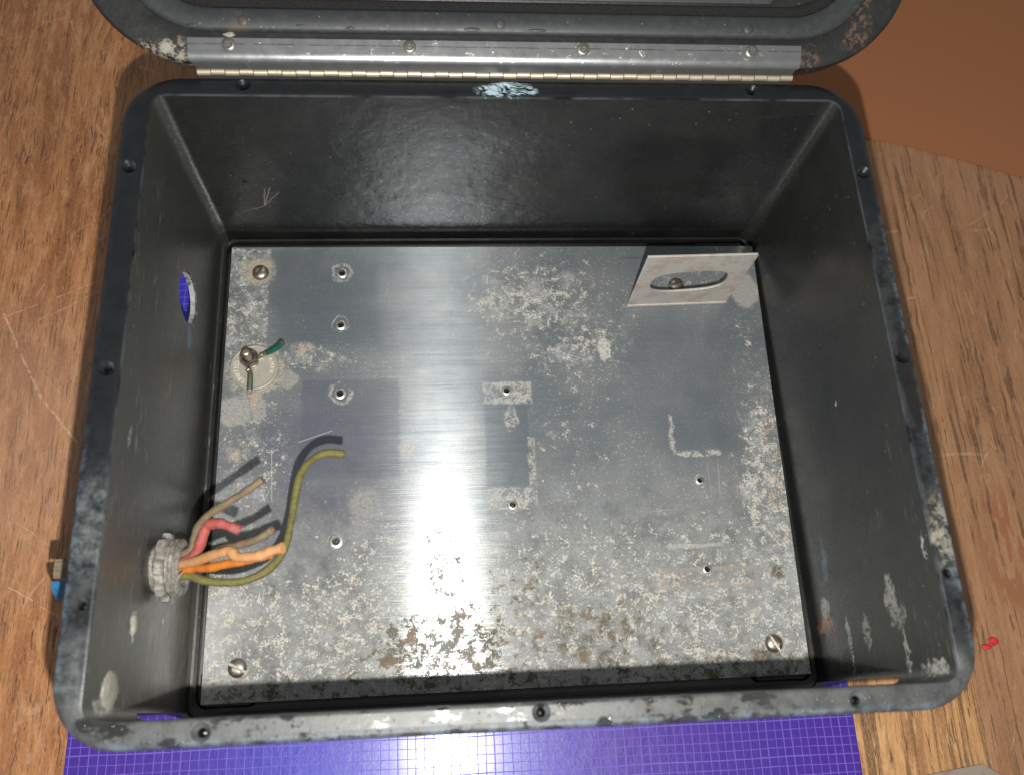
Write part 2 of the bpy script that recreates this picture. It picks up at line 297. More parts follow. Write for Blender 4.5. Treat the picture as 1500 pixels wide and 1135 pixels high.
def alu_plate():
    t = NT('weathered_aluminium')
    P = t.P; xyz = (t.x, t.y, t.z)
    Pw = t.warp(P, 2.2, 0.30, 5); Xw = t.sep(Pw); Pq = t.warp(P, 1.5, 0.75, 5)
    Pb = t.warp(P, 1.1, 1.1, 5); Xb = t.sep(Pb)
    E = lambda px, r, soft=0.5, vv=None: t.ell(vv or Pb, (px[0], px[1], -11.44), (r[0], r[1], 9), soft)
    brush = t.noise(t.mp(P, (0.22, 34, 1)), 1.0, 2, 0.6)
    brush2 = t.noise(t.mp(P, (0.12, 6, 1)), 1.0, 3, 0.6)
    cloud = t.noise(P, 0.28, 4, 0.55)
    n_g = t.noise(P, 9.0, 3, 0.75); n_f = (t.noise(P, 2.2, 6, 0.76) * 0.72) + (n_g * 0.28)
    n_m = t.noise(P, 0.9, 6, 0.72)
    metal = t.mix(t.ss(cloud, 0.35, 0.65), (0.17, 0.192, 0.212), (0.24, 0.256, 0.265))
    metal = t.mix(t.ss(brush, 0.35, 0.65) * 0.18, metal, (0.34, 0.35, 0.36))
    # where chalky oxide has grown
    reg = (E((1.877, 8.023), (4.0, 2.6), 0.95).max(E((4.424, 5.438), (3.4, 2.2), 0.95) * 0.85)) * 0.86
    reg = reg.max(E((13.292, -2.638), (1.6, 7.0), 0.5) * 0.85).max(E((13.204, 5.496), (0.7, 2.5), 0.5) * 0.5)
    reg = reg.max(t.box(Xw, *(-13.833, -11.592, 5.146, 11.171)) * 0.72).max(E((4.003, -0.280), (2.6, 5.0), 0.6) * 0.42)
    low = t.ss(t.y, 1.0, -7.5)
    reg = reg.max(low * 0.80).max(E((-3.112, 0.605), (4.5, 4.0), 0.7) * 0.35).max(E((-11.963, -1.232), (2.0, 4.0), 0.6) * 0.62)
    reg = reg.max(E((-9.244, 5.091), (2.4, 0.9), 0.6) * 0.70)
    # protected rectangles where fittings once sat
    clean = (t.box(Xw, *(-11.361, -5.823, 5.642, 11.105), soft=0.5) * 0.85).max(t.box(Xw, *(-9.792, -4.958, -1.362, 3.724)) * 0.85).max(t.box(Xw, *(-0.722, 1.489, -1.986, 2.246)))
    clean = clean.max(E((9.983, 3.241), (3.0, 4.6), 0.35) * 0.75).max(E((-9.305, -3.630), (2.0, 2.4), 0.4) * 0.55).max(E((-5.824, 8.505), (3.0, 2.6), 0.5) * 0.5)
    reg = reg.max(E((10.463, 8.945), (3.0, 1.6), 0.4) * 0.40)
    reg = reg * clean.inv()
    th = t.lin(reg, 0.0, 1.0, 0.64, 0.455)
    ox = t.ss(n_f, th - 0.015, th + 0.085) * t.ss(n_g, 0.22, 0.55, 0.45, 1.0)
    th2 = t.lin(reg, 0.0, 1.0, 0.70, 0.40)
    ox2 = t.ss(n_m, th2, th2 + 0.16) * 0.45
    film = t.ss(n_m, 0.25, 0.70) * low * 0.52
    # flakes and specks
    spk = t.ss(t.vor(P, 3.4), 0.20, 0.12) * t.ss(t.noise(P, 1.7, 3), 0.45, 0.56) * t.lin(reg, 0, 1, 0.25, 1.0) * clean.inv()
    spk2 = t.ss(t.vor(P, 8.5), 0.24, 0.14) * t.ss(t.noise(P, 0.9, 4), 0.40, 0.56) * t.lin(reg, 0, 1, 0.15, 0.9)
    spk3 = t.ss(t.vor(P, 13.0), 0.26, 0.14) * t.ss(n_m, 0.38, 0.52) * t.lin(reg, 0, 1, 0.35, 1.0)
    spk4 = t.ss(t.vor(Pw, 5.5), 0.17, 0.11) * t.ss(cloud, 0.40, 0.56) * clean.inv() * 0.9
    # distinct patches
    pat = t.ell(Pq, (5.661, 5.148, -11.44), (0.34, 0.62, 9), 0.2).max(t.ell(Pq, (-4.528, 0.043, -11.44), (0.45, 0.38, 9), 0.35) * 0.7)
    pat = pat.max(t.ell(Pq, (-12.965, 2.178, -11.44), (0.85, 0.8, 9), 0.15) * 0.50).max(t.ell(Pq, (-11.886, 2.332, -11.44), (0.42, 0.65, 9), 0.15) * 0.45)
    pat = pat.max(t.ell(Pq, (-10.554, 3.821, -11.44), (0.6, 0.5, 9), 0.15) * 0.40).max(t.ell(Pq, (-6.593, -2.893, -11.44), (0.85, 1.1, 9), 0.3) * 0.35)
    e1 = t.box(Xw, *(-0.728, 1.740, 2.246, 3.461)); e2 = t.box(Xw, *(-0.721, 1.610, -3.141, -2.060)); e3 = t.box(Xw, *(1.381, 1.753, -3.039, 0.489)); e4 = t.ell(Pq, (0.598, 1.518, -11.44), (0.38, 0.62, 9), 0.25)
    pat = pat.max(e1.max(e2).max(e3 * 0.8).max(e4) * t.ss(n_f, 0.42, 0.56) * 0.75)
    pat = pat * t.ss(n_f, 0.33, 0.50)
    # gasket outlines at the right
    fr_ = t.box(Xw, *(7.424, 12.228, -7.264, -6.201)) * (t.box(Xw, *(7.655, 11.958, -7.040, -6.428)).inv() * 0.75 + 0.25)
    Xq = t.sep(Pq); fr2 = t.box(Xq, *(8.667, 11.154, -0.680, -0.395)).max(t.box(Xq, *(8.609, 8.855, -0.469, 1.588))) * t.ss(n_f, 0.42, 0.54)
    fr3 = t.box(Xw, *(7.820, 10.685, -5.292, -5.061)) * 0.6
    pat = pat.max(t.ell(Pq, (13.623, 8.503, -11.44), (0.75, 1.1, 9), 0.12) * 0.5)
    pat = pat.max(fr_ * 0.6).max(fr2 * 0.75).max(fr3)
    # rings of chalk round the holes and screws
    rings = None
    for (hx_, hy_), a_, b_ in HALO:
        d = t.vm('LENGTH', t.vm('SUBTRACT', t.mp(Pq, (1, 1, 0)), (hx_, hy_, 0)))
        r_ = t.ss((d - a_).abs(), b_, b_ * 0.4)
        rings = r_ if rings is None else rings.max(r_)
    rings = rings * t.ss(n_f, 0.42, 0.56) * 0.6
    beige = t.ell(Pq, (-12.267, 9.878, -11.44), (0.80, 0.85, 9), 0.35) * t.ss(n_f, 0.36, 0.55)
    beige = beige.max(t.ell(Pw, (-12.052, 4.288, -11.44), (1.5, 1.45, 9), 0.16) * t.ss(n_f, 0.44, 0.56) * 0.9).max(t.ell(Pw, (-12.101, 2.658, -11.44), (0.2, 0.5, 9), 0.4))
    beige = beige.max(t.ell(Pw, (-9.765, 5.399, -11.44), (0.55, 0.35, 9), 0.4) * t.ss(n_f, 0.42, 0.54)).max(t.ell(Pw, (-12.680, 0.079, -11.44), (0.5, 0.5, 9), 0.5) * t.ss(n_f, 0.44, 0.56))
    chalkc = t.mix(t.ss(n_m, 0.35, 0.65), (0.34, 0.315, 0.255), (0.30, 0.335, 0.355))
    chalkc = t.mix(t.ss(n_g, 0.35, 0.7), chalkc, (0.56, 0.52, 0.44))
    chalk = ox.max(ox2).max(film).max(spk3 * 0.75).max(spk4).max(spk).max(spk2).max(pat).max(rings).sat()
    col = t.mix(clean * 0.45, metal, (0.115, 0.138, 0.165))
    viol = E((-8.730, -1.323), (4.0, 4.0), 0.7)
    col = t.mix(viol * 0.35, col, (0.14, 0.13, 0.20))  # purplish reflection at the left tinted into the metal colour
    bare = col
    col = chalkc
    col = t.mix(beige * 0.85, col, t.mix(t.ss(n_g, 0.35, 0.65), (0.26, 0.20, 0.13), (0.40, 0.33, 0.23)))
    # brown-green growth along the front, rust at the right edge
    dn = (t.noise(Pb, 1.9, 6, 0.78) * 0.78) + (n_g * 0.22)
    dreg = E((-2.666, -9.503), (4.6, 2.6), 0.7).max(E((0.599, -6.860), (2.4, 2.6), 0.6) * 0.75).max(E((-5.144, -9.400), (0.7, 1.6), 0.5)).max(E((4.311, -9.185), (4.5, 2.2), 0.7) * 0.88)
    dreg = dreg.max(E((-2.909, -6.098), (1.4, 3.2), 0.6) * 0.80).max(t.ss(t.y, -9.6, -10.6) * 0.84).max(t.ss(t.y, -6.5, -10.0) * 0.50)
    dreg = dreg.max(E((13.208, -6.613), (0.45, 0.45), 0.5) * 1.0).max(E((11.898, -10.878), (1.3, 0.9), 0.5) * 0.95)
    thd = t.lin(dreg, 0, 1, 0.72, 0.460)
    dk = t.ss(dn, thd, thd + 0.045)
    dcol = t.mix(t.ss(n_m, 0.40, 0.62), (0.050, 0.052, 0.032), (0.13, 0.082, 0.040))
    col = t.mix(dk * 0.93, col, dcol)
    rd = E((13.699, 8.502), (0.9, 1.1), 0.5).max(E((13.747, -1.952), (0.9, 6.0), 0.5)).max(E((9.847, -9.101), (3.5, 2.0), 0.7) * 0.8).max(E((13.662, 11.565), (2.2, 1.2), 0.5))
    rs = t.ss(t.noise(P, 2.6, 7, 0.74), t.lin(rd, 0, 1, 0.80, 0.56), t.lin(rd, 0, 1, 0.86, 0.62))
    col = t.mix(rs * 0.75, col, (0.33, 0.17, 0.065))
    col = t.mix(fr_ * 0.55, col, (0.26, 0.20, 0.15))
    # hair scratches
    scr = t.ss(t.vor(t.mp(P, (1, 0.2, 1), (0, 0, 0.9)), 0.55, 'DISTANCE_TO_EDGE'), 0.012, 0.004) * t.ss(cloud, 0.60, 0.66) * 0.7
    for a_, b_ in (((-9.897, 0.492), (-8.198, 1.080)), ((-11.131, 0.280), (-11.006, -2.494)), ((2.973, 5.192), (4.716, 4.551)), ((3.096, 4.884), (4.342, 4.330)), ((-13.600, -9.777), (-12.563, -9.734))):
        scr = scr.max(t.seg(P, a_, b_, 0.022, 0.6))
    col = t.mix(scr * 0.6, col, (0.66, 0.66, 0.62))
    cover = (chalk * 0.88).max(dk * 0.97).max(beige * 0.85).max(rs * 0.8).max(scr * 0.4).sat()
    rough = t.lin(brush2, 0.3, 0.7, 0.225, 0.26)
    h = brush * 0.30 + n_f * 0.08 + n_g * 0.02
    t.out(bare, rough, 0.54, t.bump(h, 0.45, 0.00022), Anisotropic=1.0)
    tg = t.t.nodes.new('ShaderNodeCombineXYZ'); tg.inputs[1].default_value = 1.0
    t.t.links.new(tg.outputs[0], t.b.inputs['Tangent'])
    b2 = t.t.nodes.new('ShaderNodeBsdfPrincipled'); ms = t.t.nodes.new('ShaderNodeMixShader')
    t.put(b2.inputs['Base Color'], col); b2.inputs['Roughness'].default_value = 0.62; b2.inputs['Specular IOR Level'].default_value = 0.2
    t.put(b2.inputs['Normal'], t.bump(n_f + n_g * 0.5, 0.5, 0.0003))
    o_ = [n for n in t.t.nodes if n.type == 'OUTPUT_MATERIAL'][0]
    t.put(ms.inputs[0], cover); t.t.links.new(t.b.outputs[0], ms.inputs[1]); t.t.links.new(b2.outputs[0], ms.inputs[2]); t.t.links.new(ms.outputs[0], o_.inputs[0])
    return t.m
PLATE_HOLES = [(-7.929, 9.722), (-7.942, 6.738), (-7.904, 3.003), (0.457, 2.981), (0.494, -2.908), (-7.949, -4.387), (9.895, -1.949), (9.733, -6.326)]
HALO = [(h, r, b) for h, r, b in zip(PLATE_HOLES, (0.50, 0.42, 0.50, 0.3, 0.3, 0.34, 0.3, 0.25), (0.14, 0.05, 0.12, 0.05, 0.05, 0.04, 0.05, 0.03))]
M['plate'] = alu_plate()

def metalm(name, col, rough=0.35, met=0.95, dirt=(0.15, 0.12, 0.09), dk=0.3, scale=4.0, bump=0.15, dth=0.5):
    t = NT(name); n = t.noise(t.P, scale, 6, 0.7); f = t.noise(t.P, 25, 3, 0.6)
    d = t.ss(n, dth, dth + 0.15) * dk
    c = t.mix(d, col, dirt)
    return t.out(c, t.lin(n, 0.3, 0.7, rough - 0.06, rough + 0.12), t.lin(d, 0, 1, met, 0.3), t.bump(n + f * 0.4, bump, 0.0003))
def leaf_mat():
    t = NT('brushed_steel_leaf'); b = t.noise(t.mp(t.P, (0.15, 14, 14)), 1.6, 4, 0.65); n = t.noise(t.P, 1.6, 6, 0.7)
    lips = t.ss(t.noise(t.warp(t.P, 1.6, 0.8, 4), 2.8, 4, 0.6), 0.62, 0.66) * t.ss(n, 0.45, 0.6)
    c = t.mix(t.ss(b, 0.35, 0.65) * 0.4, (0.26, 0.27, 0.275), (0.19, 0.19, 0.19))
    c = t.mix(t.ss(t.y, 13.10, 12.90) * 0.45 * t.ss(n, 0.3, 0.7), c, (0.30, 0.22, 0.15))
    ln = t.ss((t.y - 13.62 - t.noise(t.P, 0.6, 1) * 0.0).abs(), 0.022, 0.008) * t.ss(t.noise(t.mp(t.P, (1, 0, 0)), 1.5, 4, 0.7), 0.42, 0.5)
    c = t.mix(ln * 0.75, c, (0.05, 0.045, 0.04))
    spk = t.ss(t.vor(t.P, 5), 0.13, 0.06) * t.ss(t.noise(t.P, 2, 2), 0.5, 0.58)
    c = t.mix(spk * 0.7, c, (0.10, 0.08, 0.06))
    c = t.mix(lips * 0.25, c, (0.6, 0.6, 0.57))
    return t.out(c, t.lin(n, 0.3, 0.7, 0.27, 0.38), 0.85, t.bump(b * 0.3 + lips + n * 0.6, 0.3, 0.0002))
M['leaf'] = leaf_mat()
M['knuckle'] = metalm('brassy_knuckle_steel', (0.46, 0.40, 0.30), 0.40, 0.6, (0.25, 0.19, 0.12), 0.5, 5)
M['rivet'] = metalm('rivet_steel', (0.20, 0.19, 0.175), 0.38, 0.85, (0.06, 0.045, 0.03), 0.7, 6)
M['dark_steel'] = metalm('dark_bushing_steel', (0.022, 0.021, 0.020), 0.22, 0.9, (0.03, 0.025, 0.02), 0.5, 6)
M['screw'] = metalm('screw_steel', (0.34, 0.31, 0.27), 0.34, 0.95, (0.12, 0.09, 0.06), 0.6, 4)
M['bracket'] = metalm('bracket_aluminium', (0.50, 0.475, 0.44), 0.46, 0.40, (0.37, 0.29, 0.23), 0.8, 0.9, 0.3, 0.45)
M['disc'] = metalm('nickel_disc', (0.35, 0.338, 0.295), 0.42, 0.25, (0.28, 0.23, 0.17), 0.55, 3.5, 0.3)
M['nut'] = metalm('tarnished_nut', (0.13, 0.105, 0.09), 0.34, 0.85, (0.30, 0.24, 0.16), 0.5, 5)
M['stud'] = metalm('stud_steel', (0.42, 0.37, 0.29), 0.36, 0.9, (0.2, 0.15, 0.1), 0.4, 6)
M['lug'] = metalm('tinned_lug', (0.36, 0.32, 0.23), 0.38, 0.8, (0.12, 0.10, 0.06), 0.6, 5)
M['zinc'] = metalm('corroded_zinc', (0.30, 0.295, 0.27), 0.6, 0.2, (0.15, 0.13, 0.105), 0.8, 4.5, 1.0, 0.42)
M['dark_gland'] = metalm('dark_gland_plastic', (0.035, 0.030, 0.024), 0.6, 0.0, (0.20, 0.15, 0.10), 0.8, 4.0, 0.6)
M['copper'] = metalm('cut_copper', (0.80, 0.32, 0.16), 0.45, 0.8, (0.3, 0.12, 0.06), 0.4, 9)
def rubber(name, col, dirt, k=0.6, scale=3.0, rough=0.5, hi=None):
    t = NT(name); n = t.noise(t.mp(t.P, (1, 1, 1)), scale, 6, 0.72); f = t.noise(t.P, 14, 4, 0.7)
    c = t.mix(t.ss(n, 0.42, 0.66) * k, col, dirt)
    c = t.mix(t.ss(f, 0.5, 0.75) * 0.35, c, hi or tuple(min(1, v * 1.7 + 0.03) for v in col))
    return t.out(c, t.lin(n, 0.3, 0.7, rough - 0.05, rough + 0.2), 0.0, t.bump(n + f * 0.5, 0.7, 0.0007), Specular_IOR_Level=0.4)
M['olive'] = rubber('olive_insulation', (0.135, 0.125, 0.034), (0.080, 0.062, 0.024), 0.8, 3.5)
M['greybrown'] = rubber('grey_brown_insulation', (0.155, 0.115, 0.070), (0.075, 0.055, 0.036), 0.7, 2.5)
M['red'] = rubber('faded_red_insulation', (0.31, 0.060, 0.050), (0.27, 0.10, 0.095), 0.9, 2.0, hi=(0.42, 0.19, 0.17))
M['orange'] = rubber('orange_insulation', (0.50, 0.155, 0.02), (0.28, 0.09, 0.025), 0.5, 2.2)
M['pale_orange'] = rubber('pale_orange_insulation', (0.46, 0.225, 0.095), (0.34, 0.195, 0.12), 0.6, 2.0)
M['tape'] = rubber('blue_tape', (0.012, 0.12, 0.26), (0.02, 0.03, 0.04), 0.7, 4.0, 0.35)
M['sleeve'] = rubber('green_sleeve', (0.006, 0.085, 0.055), (0.006, 0.035, 0.02), 0.5, 4.0, 0.35)
M['sleeve_dark'] = rubber('dark_green_sleeve', (0.060, 0.075, 0.045), (0.03, 0.035, 0.02), 0.6, 4.0, 0.22)
M['red_scrap'] = rubber('red_scrap', (0.55, 0.02, 0.035), (0.4, 0.02, 0.03), 0.4, 6.0, 0.35)
M['putty'] = rubber('dried_putty', (0.27, 0.265, 0.225), (0.17, 0.165, 0.135), 0.6, 5.0, 0.75)
M['grey_scrap'] = metalm('grey_sheet', (0.24, 0.20, 0.165), 0.6, 0.1, (0.17, 0.13, 0.10), 0.5, 1.6, 0.2)
def mat_mat(name, col, hi, rough, coat=0.42):
    t = NT(name); n = t.noise(t.P, 0.12, 3, 0.5); f = t.noise(t.P, 9, 4, 0.65); w_ = t.noise(t.P, 1.3, 3)
    c = t.mix((t.ss(t.x, 6, -2) * t.ss(t.x, -17, -8)).max(t.ss(t.y, -4, 4)), col, hi)
    return t.out(c, t.lin(f, 0.3, 0.7, rough - 0.05, rough + 0.08), 0.0, t.bump(f * 0.5 + w_ * 1.5, 0.5, 0.0004), Specular_IOR_Level=0.35, Coat_Weight=coat, Coat_Roughness=0.19)
M['mat'] = mat_mat('violet_blue_mat', (0.036, 0.010, 0.21), (0.022, 0.017, 0.31), 0.42)
M['thread'] = mat_mat('violet_grid_thread', (0.12, 0.07, 0.37), (0.10, 0.085, 0.44), 0.6, 0.0)

# ================================================================ mesh helpers (centimetres in, metres out)
def tag(o, label=None, cat=None, group=None, kind=None):
    if label: o['label'] = label
    if cat: o['category'] = cat
    if group: o['group'] = group
    if kind: o['kind'] = kind
    return o
ORG = {}
def empty(name, loc):
    o = bpy.data.objects.new(name, None); o.empty_display_size = 0.01; C.objects.link(o)
    o.location = Vector(loc) * S; ORG[o] = Vector(loc); return o
class MB:
    def __init__(s): s.v = []; s.f = []
    def add(s, vs, fs):
        k = len(s.v); s.v += [Vector(p) for p in vs]; s.f += [tuple(i + k for i in f) for f in fs]; return s
    def xf(s, M_): s.v = [M_ @ p for p in s.v]; return s
    def merge(s, o): return s.add(o.v, o.f)
    def build(s, name, mat, parent=None, smooth=True, org=None, bev=0.0, ang=40):
        if org is None:
            n = len(s.v); xs = [min(p[i] for p in s.v) for i in range(3)]; xe = [max(p[i] for p in s.v) for i in range(3)]
            org = Vector(((xs[0] + xe[0]) / 2, (xs[1] + xe[1]) / 2, xs[2]))
        org = Vector(org)
        me = bpy.data.meshes.new(name); me.from_pydata([(p - org) * S for p in s.v], [], s.f); me.validate()
        bm = bmesh.new(); bm.from_mesh(me); bmesh.ops.recalc_face_normals(bm, faces=bm.faces)
        if bev:
            es = [e for e in bm.edges if len(e.link_faces) == 2 and e.calc_face_angle(0) > math.radians(35)]
            bmesh.ops.bevel(bm, geom=es, offset=bev * S, segments=2, affect='EDGES', profile=0.5)
        bm.to_mesh(me); bm.free()
        if smooth:
            me.polygons.foreach_set('use_smooth', [True] * len(me.polygons)); me.set_sharp_from_angle(angle=math.radians(ang))
        o = bpy.data.objects.new(name, me); C.objects.link(o)
        if mat: me.materials.append(mat)
        place(o, parent, org); return o
def place(o, parent, org):
    org = Vector(org); ORG[o] = org
    if parent is not None: o.parent = parent; o.location = (org - ORG[parent]) * S
    else: o.location = org * S
def dup(src, parent, org, rotz=0.0):
    o = src.copy(); C.objects.link(o); place(o, parent, org); o.rotation_euler = (0, 0, rotz); return o
def rrect(hx, hy, r, cx=0.0, cy=0.0, n=10):
    out = []
    for (sx, sy, a0) in ((1, 1, 0), (-1, 1, 90), (-1, -1, 180), (1, -1, 270)):
        for i in range(n + 1):
            a = math.radians(a0 + 90.0 * i / n); out.append((cx + sx * (hx - r) + r * math.cos(a), cy + sy * (hy - r) + r * math.sin(a)))
    return out
def loft(rings, cap0=False, cap1=False, closed=False):
    m = MB(); n = len(rings[0]); vs = [p for r in rings for p in r]; fs = []
    k = len(rings)
    for j in range(k if closed else k - 1):
        a = j * n; b = ((j + 1) % k) * n
        for i in range(n): fs.append((a + i, a + (i + 1) % n, b + (i + 1) % n, b + i))
    if cap0: fs.append(tuple(range(n)))
    if cap1: fs.append(tuple((k - 1) * n + i for i in range(n)))
    return m.add(vs, fs)
def boxm(x0, x1, y0, y1, z0, z1):
    return MB().add([(x, y, z) for x in (x0, x1) for y in (y0, y1) for z in (z0, z1)], [(0, 1, 3, 2), (4, 6, 7, 5), (0, 4, 5, 1), (2, 3, 7, 6), (0, 2, 6, 4), (1, 5, 7, 3)])
def lathe(prof, seg=24, c=(0, 0, 0), closed=False, jit=None):
    rings = [[(r * math.cos(2 * PI * i / seg) * (1 + (jit(i, j) if jit else 0)), r * math.sin(2 * PI * i / seg) * (1 + (jit(i, j) if jit else 0)), z) for i in range(seg)] for j, (r, z) in enumerate(prof)]
    m = loft(rings, not closed, not closed, closed); return m.xf(Matrix.Translation(c))
def catmull(pts, k=8):
    P = [Vector(p) for p in pts]; P = [P[0] * 2 - P[1]] + P + [P[-1] * 2 - P[-2]]; out = []
    for i in range(1, len(P) - 2):
        for j in range(k):
            t = j / k; a, b, c, d = P[i - 1:i + 3]
            out.append(0.5 * ((2 * b) + (c - a) * t + (2 * a - 5 * b + 4 * c - d) * t * t + (3 * b - a - 3 * c + d) * t ** 3))
    out.append(P[-2]); return out
def tube(path, r, seg=12, rfun=None, cap=True, jit=0.0):
    path = [Vector(p) for p in path]; rings = []; up = Vector((0.13, 0.21, 1)).normalized()
    for i, p in enumerate(path):
        t = (path[min(i + 1, len(path) - 1)] - path[max(i - 1, 0)]).normalized()
        a = (up - t * up.dot(t)).normalized(); b = t.cross(a); up = a
        rr = (rfun(i / (len(path) - 1)) if rfun else 1.0) * (r if not callable(r) else 1)
        rings.append([p + (a * math.cos(2 * PI * k / seg) + b * math.sin(2 * PI * k / seg)) * rr * (1 + random.uniform(-jit, jit)) for k in range(seg)])
    return loft(rings, cap, cap)
def inside(p, poly):
    c = False; j = len(poly) - 1
    for i in range(len(poly)):
        a, b = poly[i], poly[j]
        if (a[1] > p[1]) != (b[1] > p[1]) and p[0] < (b[0] - a[0]) * (p[1] - a[1]) / (b[1] - a[1]) + a[0]: c = not c
        j = i
    return c
def sheet(outline, holes, z0, z1):            # flat sheet with holes, z0 bottom, z1 top
    vs = [Vector(p) for p in outline]; es = [(i, (i + 1) % len(outline)) for i in range(len(outline))]
    for h in holes:
        k = len(vs); vs += [Vector(p) for p in h]; es += [(k + i, k + (i + 1) % len(h)) for i in range(len(h))]
    V2, _, F, *_ = delaunay_2d_cdt(vs, es, [], 1, 1e-6)
    F = [f for f in F if not any(inside(sum((V2[i] for i in f), Vector((0, 0))) / len(f), h) for h in holes)]
    n = len(V2); m = MB(); m.v = [Vector((p[0], p[1], z1)) for p in V2] + [Vector((p[0], p[1], z0)) for p in V2]
    m.f = [tuple(f) for f in F] + [tuple(i + n for i in reversed(f)) for f in F]
    cnt = {}
    for f in F:
        for i in range(len(f)):
            e = (f[i], f[(i + 1) % len(f)]); cnt[e] = 1
    for (a, b) in cnt:
        if (b, a) not in cnt: m.f.append((b, a, a + n, b + n))
    return m
def circ(cx, cy, r, n=20, ry=None, jit=0.0):
    return [(cx + r * math.cos(2 * PI * i / n) * (1 + random.uniform(-jit, jit)), cy + (ry or r) * math.sin(2 * PI * i / n) * (1 + random.uniform(-jit, jit))) for i in range(n)]
def cut(o, cutters):                          # boolean difference, applied, cutters removed
    objs = []
    for m in cutters:
        c = m.build('cutter', None, None, False, (0, 0, 0)); objs.append(c)
        md = o.modifiers.new('cut', 'BOOLEAN'); md.operation = 'DIFFERENCE'; md.solver = 'EXACT'; md.object = c
    bpy.context.view_layer.update()
    dg = bpy.context.evaluated_depsgraph_get(); me = bpy.data.meshes.new_from_object(o.evaluated_get(dg))
    o.modifiers.clear(); old = o.data; nm = old.name; o.data = me; bpy.data.meshes.remove(old); me.name = nm
    for c in objs:
        cm = c.data; bpy.data.objects.remove(c); bpy.data.meshes.remove(cm)
    me.polygons.foreach_set('use_smooth', [True] * len(me.polygons)); me.set_sharp_from_angle(angle=math.radians(35))
    return o
RX = lambda a: Matrix.Rotation(a, 4, 'X'); RY = lambda a: Matrix.Rotation(a, 4, 'Y'); RZ = lambda a: Matrix.Rotation(a, 4, 'Z'); TR = lambda *a: Matrix.Translation(a)

TZ = -13.2                    # table top
PZ = -11.44                   # upper face of the mounting plate

# ================================================================ the table and what lies on it
table = tag(empty('table_top', (0, 0, TZ)), kind='structure')
xs = [-70, -10.0, 10.5, 22.85, 70]
for i, k in enumerate(('wood_left', 'wood_mid', 'wood_oak', 'wood_right')):
    b = boxm(xs[i] + 0.012, xs[i + 1] - 0.012, -60, 70, TZ - 2.5, TZ).build('board', M[k], table, False, bev=0.02)
    tag(b, ['orange-brown board with dark pores and long scratches', 'board hidden under the blue mat', 'pale golden oak board with dark stripes', 'dull pinkish brown board'][i])
# violet-blue mat: a sheet and its raised grid of threads
mat = tag(empty('cutting_mat', (-1.6, -14, TZ)), 'violet-blue glossy mat with a fine square grid under the open box', 'mat')
MX0, MX1, MY0, MY1 = -19.82, 16.5, -34.0, 13.0
loft([[(x, y, z) for x, y in rrect((MX1 - MX0) / 2 - e, (MY1 - MY0) / 2 - e, 0.15, (MX0 + MX1) / 2, (MY0 + MY1) / 2, 3)] for z, e in ((TZ + 0.004, 0), (TZ + 0.05, 0), (TZ + 0.065, 0.02))], True, True).build('mat_sheet', M['mat'], mat, False)
g = MB(); pit = 0.402
def thread(fixed, a0, a1, along_x):
    n = int((a1 - a0) / 0.5); wv = random.uniform(0, 9); rows = []
    off = random.uniform(-0.022, 0.022); hh = random.uniform(0.004, 0.007); wd = random.uniform(0.014, 0.026)
    for i in range(n + 1):
        a = a0 + (a1 - a0) * i / n; o = off + 0.018 * math.sin(a * 0.9 + wv) + random.uniform(-0.006, 0.006)
        w2 = wd * (1 + random.uniform(-0.25, 0.25)); h2 = hh * random.uniform(0.7, 1.3)
        for d, z in ((-w2, 0.0), (0, h2), (w2, 0.0)):
            rows.append((a, fixed + o + d, TZ + 0.0655 + z) if along_x else (fixed + o + d, a, TZ + 0.0655 + z))
    fs = []
    for i in range(n):
        for k in range(2): q = i * 3 + k; fs.append((q, q + 1, q + 4, q + 3))
    g.add(rows, fs)
y = MY0 + 0.2
while y < MY1 - 0.1: thread(y, MX0 + 0.05, MX1 - 0.05, True); y += pit
x = MX0 + 0.2
while x < MX1 - 0.1: thread(x, MY0 + 0.05, MY1 - 0.05, False); x += pit
tag(g.build('grid_threads', M['thread'], mat, True, ang=80), kind='stuff')

# plain brown card at the right behind the box, its near edge a shallow arc
arc = [(22.002, 19.815, -13.200), (23.675, 19.479, -13.200), (25.143, 19.190, -13.200), (26.793, 18.728, -13.200), (28.639, 18.170, -13.200), (29.657, 17.830, -13.200), (31.279, 17.272, -13.200), (32.899, 16.716, -13.200)]
far = [(62, 3), (62, 62), (14, 62), (14, 22.6)]
card = sheet([(p[0], p[1]) for p in arc] + far, [], TZ + 0.004, TZ + 0.09).build('brown_card', M['brown'], None, False)
tag(card, 'plain flat brown card with a curved front edge lying behind the box', 'card')
# grey sheet corner, bottom right, and red scraps
gs = [(19.023, -16.084, -13.200), (22.396, -15.690, -13.200), (23.372, -16.307, -13.200)]
gp = [(p[0], p[1]) for p in gs] + [(23.9, -19.5), (17.6, -19.5)]
tag(sheet(gp, [], TZ + 0.004, TZ + 0.14).build('grey_sheet', M['grey_scrap'], None, False, bev=0.02), 'grey-brown sheet with a pointed corner lying at the bottom right of the table', 'sheet')
def lump(c, r, seed, n=7, m_=6, amp=0.25):
    rnd = random.Random(seed); rings = []
    for j in range(1, m_):
        a = PI * j / m_
        rings.append([(c[0] + r[0] * math.sin(a) * math.cos(2 * PI * i / n) * (1 + rnd.uniform(-amp, amp)), c[1] + r[1] * math.sin(a) * math.sin(2 * PI * i / n) * (1 + rnd.uniform(-amp, amp)), c[2] + r[2] * math.cos(a) * (1 + rnd.uniform(-amp, amp))) for i in range(n)])
    return loft(rings, True, True)
rp = (24.290, -10.159, -13.200); lump((rp[0], rp[1], TZ + 0.16), (0.26, 0.20, 0.16), 3).build('plastic_scrap', M['red_scrap'], None, True)
tag(bpy.data.objects['plastic_scrap'], 'tiny red plastic scrap, the farther of two beside the box corner', 'scrap', 'red plastic scraps by the box')
